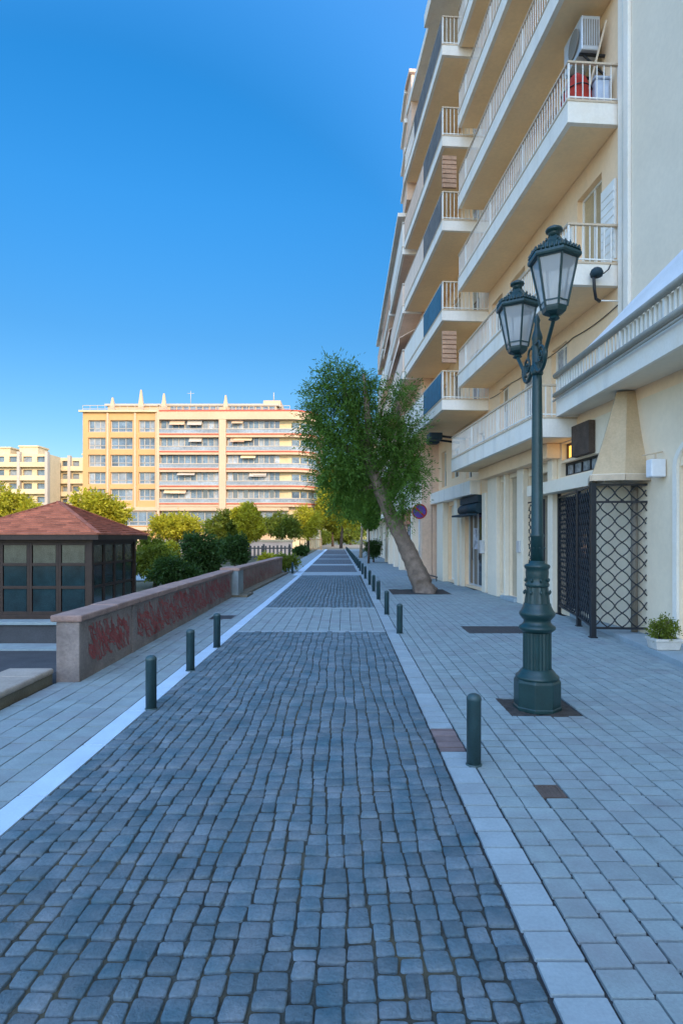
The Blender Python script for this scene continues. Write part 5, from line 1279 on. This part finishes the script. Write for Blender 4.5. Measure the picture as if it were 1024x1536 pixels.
# ------------------------------------------------------------------ far sunlit apartment block
F = empty('apartment_building', (-25, 100, 0), 'long sunlit orange block with red edged balconies and a rounded corner', 'building')
FY = 100.0
def mapF(u, o, z): return (u, FY - o, z)
wz = [(8.0, 9.95), (10.75, 12.75), (13.65, 15.65), (16.55, 18.5), (19.4, 21.4)]
cols = [(-42.6, -39.7), (-38.9, -35.2), (-34.2, -31.5)]
ops = [(a, b, z0, z1) for (a, b) in cols for (z0, z1) in wz]
mb = MB(); facade(mb, mapF, -43.5, -30.9, 0, 22.7, ops, 0.5, 0.8); mb.mi = 1
mb.box(-43.5, -12.2, FY + 0.82, FY + 30, 0, 22.7); mb.box(-30.9, -12.2, FY + 0.5, FY + 0.815, 0, 22.7)
mb.mi = 0
mb.build('wall', [M['orange'], M['peach']], F, recalc=False)
def fwin(a, b, z0, z1, dep, n, pane, o=0.0):
    m1 = MB(); w_ = 0.14
    m1.fbox(mapF, a, a + w_, o - dep, o - dep + 0.12, z0, z1); m1.fbox(mapF, b - w_, b, o - dep, o - dep + 0.12, z0, z1); m1.fbox(mapF, a + w_, b - w_, o - dep, o - dep + 0.12, z1 - w_, z1); m1.fbox(mapF, a + w_, b - w_, o - dep, o - dep + 0.12, z0, z0 + w_)
    for i in range(1, n): x = a + (b - a) * i / n; m1.fbox(mapF, x - 0.05, x + 0.05, o - dep, o - dep + 0.1, z0 + w_, z1 - w_)
    m1.fbox(mapF, a + w_, b - w_, o - dep, o - dep + 0.1, z0 + 0.62, z0 + 0.7)
    fr = m1.build('window', M['farwhite'], F)
    m2 = MB()
    for i in range(n):
        x0, x1 = a + (b - a) * i / n, a + (b - a) * (i + 1) / n
        m2.mi = 1 if random.random() < 0.35 else 0
        m2.fbox(mapF, x0 + 0.01, x1 - 0.01, o - dep - 0.06, o - dep + 0.03, z0 + 0.02, z1 - 0.02)
    m2.build('pane', [M['farglass'], M['farcurtain']], fr)
for (a, b, z0, z1) in ops: fwin(a, b, z0, z1, 0.45, 3, None)
# string courses and pilasters on the left part
for x in (-39.3, -34.75, -31.2): 
    mb = MB(); mb.fbox(mapF, x - 0.16, x + 0.16, 0.004, 0.22, 6.8, 22.6); mb.build('pilaster', M['peach'], F)
mb = MB(); mb.fbox(mapF, -44, -30.7, 0.01, 0.5, 22.7, 23.0); mb.build('cornice', M['farcream'], F)
# balcony bays
RC = 4.2; CX_ = -9.2; CY_ = FY + RC - 0.2
def bay_outline(x0, x1, o, corner):
    pts = [(x0, FY - o)]
    if not corner: return pts + [(x1, FY - o)]
    for i in range(13):
        a = R(-90 + 90 * i / 12); pts.append((CX_ + (RC + o) * math.cos(a), CY_ + (RC + o) * math.sin(a)))
    pts.append((CX_ + RC + o, FY + 30)); return pts
def band(mb, pts, z0, z1, th):
    for (p, q) in zip(pts, pts[1:]):
        d = Vector((q[0] - p[0], q[1] - p[1])).normalized(); n = Vector((-d.y, d.x)) * th
        mb.hexa([(p[0], p[1], z0), (q[0], q[1], z0), (q[0] + n.x, q[1] + n.y, z0), (p[0] + n.x, p[1] + n.y, z0), (p[0], p[1], z1), (q[0], q[1], z1), (q[0] + n.x, q[1] + n.y, z1), (p[0] + n.x, p[1] + n.y, z1)])
fl_z = [6.95, 9.85, 12.72, 15.6, 18.48]
for (x0, x1, corner) in ((-30.6, -20.75, False), (-19.5, -9.2, True)):
    for k, z in enumerate(fl_z):
        mb = MB(); pts = bay_outline(x0, x1, 0.55, corner)
        band(mb, pts, z, z + 0.62, 1.3)
        bb = mb.build('balcony', M['peach'], F)
        mb = MB(); band(mb, [(p[0], p[1] - 0.03) for p in bay_outline(x0, x1, 0.62, corner)], z + 0.40, z + 0.56, 0.05); mb.build('red_edge', M['redtrim'], bb)
        mb = MB(); band(mb, pts, z + 0.72, z + 1.30, 0.06); mb.build('rail_glass', M['farcurtain'], bb)
        mb = MB(); band(mb, bay_outline(x0, x1, 0.60, corner), z + 1.30, z + 1.42, 0.12); band(mb, bay_outline(x0, x1, 0.60, corner), z + 0.62, z + 0.72, 0.12); mb.build('railing', M['farwhite'], bb)
        n = 10
        m1 = MB(); m2 = MB()
        ztop = z + 2.88
        for i in range(n):
            a, b = x0 + (x1 - x0 - 1.6 * corner) * i / n, x0 + (x1 - x0 - 1.6 * corner) * (i + 1) / n
            m1.fbox(mapF, a, a + 0.12, -0.30, -0.2, z + 0.62, ztop - 0.05)
            m2.mi = random.choice((0, 0, 1, 1, 2, 3))
            m2.fbox(mapF, a + 0.12, b, -0.49, -0.3, z + 0.62, ztop - 0.05)
        fr = m1.build('window', M['farwhite'], F); m2.build('pane', [M['farglass'], M['farcurtain'], M['curtain'], M['fardark']], fr)
        for rr_ in range(random.choice((0, 1, 2))):
            a = x0 + random.uniform(0.3, x1 - x0 - 4.2); wd_ = random.uniform(1.6, 3.2); dr = random.uniform(0.35, 0.8)
            mb = MB(); mb.hexa([mapF(a, 0.05, ztop - 0.1), mapF(a + wd_, 0.05, ztop - 0.1), mapF(a + wd_, 0.62, ztop - 0.1 - dr), mapF(a, 0.62, ztop - 0.1 - dr), mapF(a, 0.05, ztop - 0.04), mapF(a + wd_, 0.05, ztop - 0.04), mapF(a + wd_, 0.66, ztop - 0.06 - dr), mapF(a, 0.66, ztop - 0.06 - dr)])
            mb.build('awning', random.choice((M['peach'], M['farcream'], M['brown'], M['farwhite'])), F)
# curved corner wall with openings
mb = MB(); pts = [(-12.2, FY + 0.5)] + [(CX_ + RC * math.cos(R(-90 + 9 * i)), CY_ + 0.45 + RC * math.sin(R(-90 + 9 * i))) for i in range(11)] + [(CX_ + RC, FY + 30)]
band(mb, pts, 0, 22.7, 0.4); mb.build('corner_wall', M['farcream'], F)
for k, z in enumerate(fl_z):
    for i in range(9):
        a = R(-75 + 20 * i) if i < 4 else None
        if a is not None: p = Vector((CX_ + (RC + 0.02) * math.cos(a), CY_ + 0.45 + (RC + 0.02) * math.sin(a), 0)); d = Vector((-math.sin(a), math.cos(a), 0)); nn_ = Vector((math.cos(a), math.sin(a), 0))
        else: p = Vector((CX_ + RC + 0.02, FY + 7.5 + (i - 4) * 4.4, 0)); d = Vector((0, 1, 0)); nn_ = Vector((1, 0, 0))
        h0, h1 = z + 0.7, z + 2.5; wv = d * 0.62
        mb = MB(); q = nn_ * 0.06
        mb.hexa([p - wv + Vector((0, 0, h0)), p + wv + Vector((0, 0, h0)), p + wv + q + Vector((0, 0, h0)), p - wv + q + Vector((0, 0, h0)), p - wv + Vector((0, 0, h1)), p + wv + Vector((0, 0, h1)), p + wv + q + Vector((0, 0, h1)), p - wv + q + Vector((0, 0, h1))])
        mb.build('side_window', M['farglass'], F)
mb = MB(); mb.fbox(mapF, -20.7, -19.55, -0.4, 0.75, 0, 23.4); mb.build('pilaster', M['peach'], F); 
mb = MB(); mb.fbox(mapF, -30.98, -30.62, -0.4, 0.6, 0, 23.0); mb.build('pilaster', M['peach'], F)
# lower storeys
mb = MB()
for x0, x1 in ((-43.4, -31.0), (-30.6, -20.75), (-19.5, -9.2)):
    mb.fbox(mapF, x0, x1, 0.01 if x0 < -40 else -0.44, 0.6, 3.0, 3.6); mb.fbox(mapF, x0, x1, 0.01 if x0 < -40 else -0.44, 0.5, 6.3, 6.9)
mb.build('lower_cornice', M['peach'], F)
for x0, x1 in ((-43.0, -31.3), (-30.5, -20.8), (-19.4, -9.4)):
    fwin(x0, x1, 3.8, 6.2, 0.12, 8, None, o=0.2 if x0 < -40 else -0.2)
# roof terrace
mb = MB(); mb.box(-40.2, -11.5, FY + 2.2, FY + 26, 22.7, 24.3); mb.mi = 1; mb.box(-40.6, -11.1, FY + 1.8, FY + 26.5, 24.3, 24.55)
mb.mi = 0; mb.box(-14, -11, FY + 4, FY + 12, 24.56, 25.6); mb.build('penthouse', [M['peach'], M['farwhite']], F)
mb = MB()
for i in range(16): x = -29.5 + i * 1.12; mb.box(x, x + 0.9, FY + 2.1, FY + 2.19, 22.95, 24.1)
mb.build('penthouse_windows', M['farglass'], F)
mb = MB()
for (x0, x1, h) in ((-43.4, -31.0, 23.75), (-30.6, -9.0, 23.7)):
    n = int((x1 - x0) / 1.2)
    for i in range(n + 1): xx = x0 + (x1 - x0) * i / n; mb.box(xx - 0.03, xx + 0.03, FY - 0.3, FY - 0.24, 22.7, h)
    mb.box(x0, x1, FY - 0.31, FY - 0.23, h, h + 0.08); mb.box(x0, x1, FY - 0.30, FY - 0.24, 23.2, 23.26)
mb.build('roof_railing', M['farwhite'], F)
mb = MB(); band(mb, bay_outline(-30.6, -9.2, 0.7, True), 21.4, 22.72, 0.5); mb.build('eaves_band', M['peach'], F)
mb = MB(); band(mb, bay_outline(-30.6, -9.2, 0.76, True), 22.72, 22.95, 0.6); mb.build('eaves_edge', M['redtrim'], F)
for (px, z1) in ((167, 25.3), (210, 26.6), (244.5, 26.0), (337.5, 25.7)):
    x = (px - 516) / 9.0; mb = MB()
    mb.hexa([(x - 0.55, FY + 0.3, 22.7), (x + 0.55, FY + 0.3, 22.7), (x + 0.55, FY + 1.0, 22.7), (x - 0.55, FY + 1.0, 22.7), (x - 0.10, FY + 0.5, z1), (x + 0.10, FY + 0.5, z1), (x + 0.10, FY + 0.8, z1), (x - 0.10, FY + 0.8, z1)])
    mb.build('roof_fin', M['peach'], F)
mb = MB(); mb.tube([(-26.3, FY + 3, 24.5), (-26.3, FY + 3, 27.0)], 0.05, 6); mb.bar((-26.9, FY + 3, 26.6), (-25.7, FY + 3, 26.6), 0.05); mb.tube([(-12.3, FY + 5, 25.6), (-12.3, FY + 5, 27.2)], 0.08, 6); mb.build('aerial', M['farwhite'], F)

# ---- two more distant blocks at the left edge
def block(name, label, x0, x1, Y, h, fl, nw, seed, steps):
    rg = random.Random(seed)
    t = empty(name, ((x0 + x1) / 2, Y, 0), label, 'building')
    mp = lambda u, o, z: (u, Y - o, z)
    ops = []; zz = 2.5
    while zz + fl < h:
        for i in range(nw):
            a = x0 + (x1 - x0) * (i + 0.18) / nw; b = x0 + (x1 - x0) * (i + 0.82) / nw; ops.append((a, b, zz + 0.7, zz + fl - 0.45))
        zz += fl
    mb = MB(); facade(mb, mp, x0, x1, 0, h, ops, 0.5, 0.8); mb.box(x0, x1, Y + 0.82, Y + 5.5, 0, h); mb.build('wall', M['farcream'], t, recalc=False)
    for (a, b, c_, d) in ops:
        m1 = MB(); m1.fbox(mp, a, b, -0.6, -0.42, c_, d); m1.build('window', rg.choice((M['farglass'], M['farglass'], M['farcurtain'])), t)
    zz = 2.5
    while zz + fl < h:
        m1 = MB(); m1.fbox(mp, x0 + 0.3, x1 - 0.3, 0.01, 0.9, zz + 0.1, zz + 0.35); m1.fbox(mp, x0 + 0.3, x1 - 0.3, 0.84, 0.9, zz + 0.35, zz + 1.15); m1.build('balcony', M['farwhite'] if rg.random() < 0.5 else M['farcream'], t); zz += fl
    for (a, b, dz) in steps:
        m1 = MB(); m1.box(a, b, Y + 0.5, Y + 5, h, h + dz); m1.box(a - 0.2, b + 0.2, Y + 0.3, Y + 5.2, h + dz, h + dz + 0.3)
        m1.build('roof_house', M['farcream'], t)
    for i in range(0, nw + 1, 2):
        x = x0 + (x1 - x0) * i / nw; m1 = MB(); m1.fbox(mp, x - 0.3, x + 0.3, 0.01, 1.0, 0, h + 0.4); m1.build('pilaster', M['farwhite'], t)
    return t
block('apartment_building', 'pale cream block with stepped roof at the left edge of the view', -94, -64.0, 130, 20.0, 2.9, 10, 3, [(-94, -72.5, 1.3), (-70.5, -66.5, 1.6)])
block('apartment_building', 'farther small cream block between the stepped roof and the orange building', -72, -55.5, 137.5, 20.2, 2.9, 7, 4, [(-60, -57.5, 0.7)])
# hills of houses are not visible; a far belt of trees closes the horizon
rng = np.random.default_rng(77)
cl = []
for i in range(70):
    x = -150 + i * 4.6 + random.uniform(-2, 2)
    if -64 < x < -4: yy_ = 155
    else: yy_ = 175
    cl.append((x, yy_ + random.uniform(-6, 6), random.uniform(1.5, 3.5), random.uniform(2.5, 4.5), 3.0, random.uniform(2.5, 4.5)))
p_, d_, t_ = clump_points(cl, 3500, 7, rng, 1.2, 0.1, 0.5)
o = leaves('treeline', p_, d_, 0.7, 0.25, M['leaf_mid'], None, 0.6, t_, seed=8)
tag(o, 'far belt of trees along the horizon', 'trees', kind='stuff')
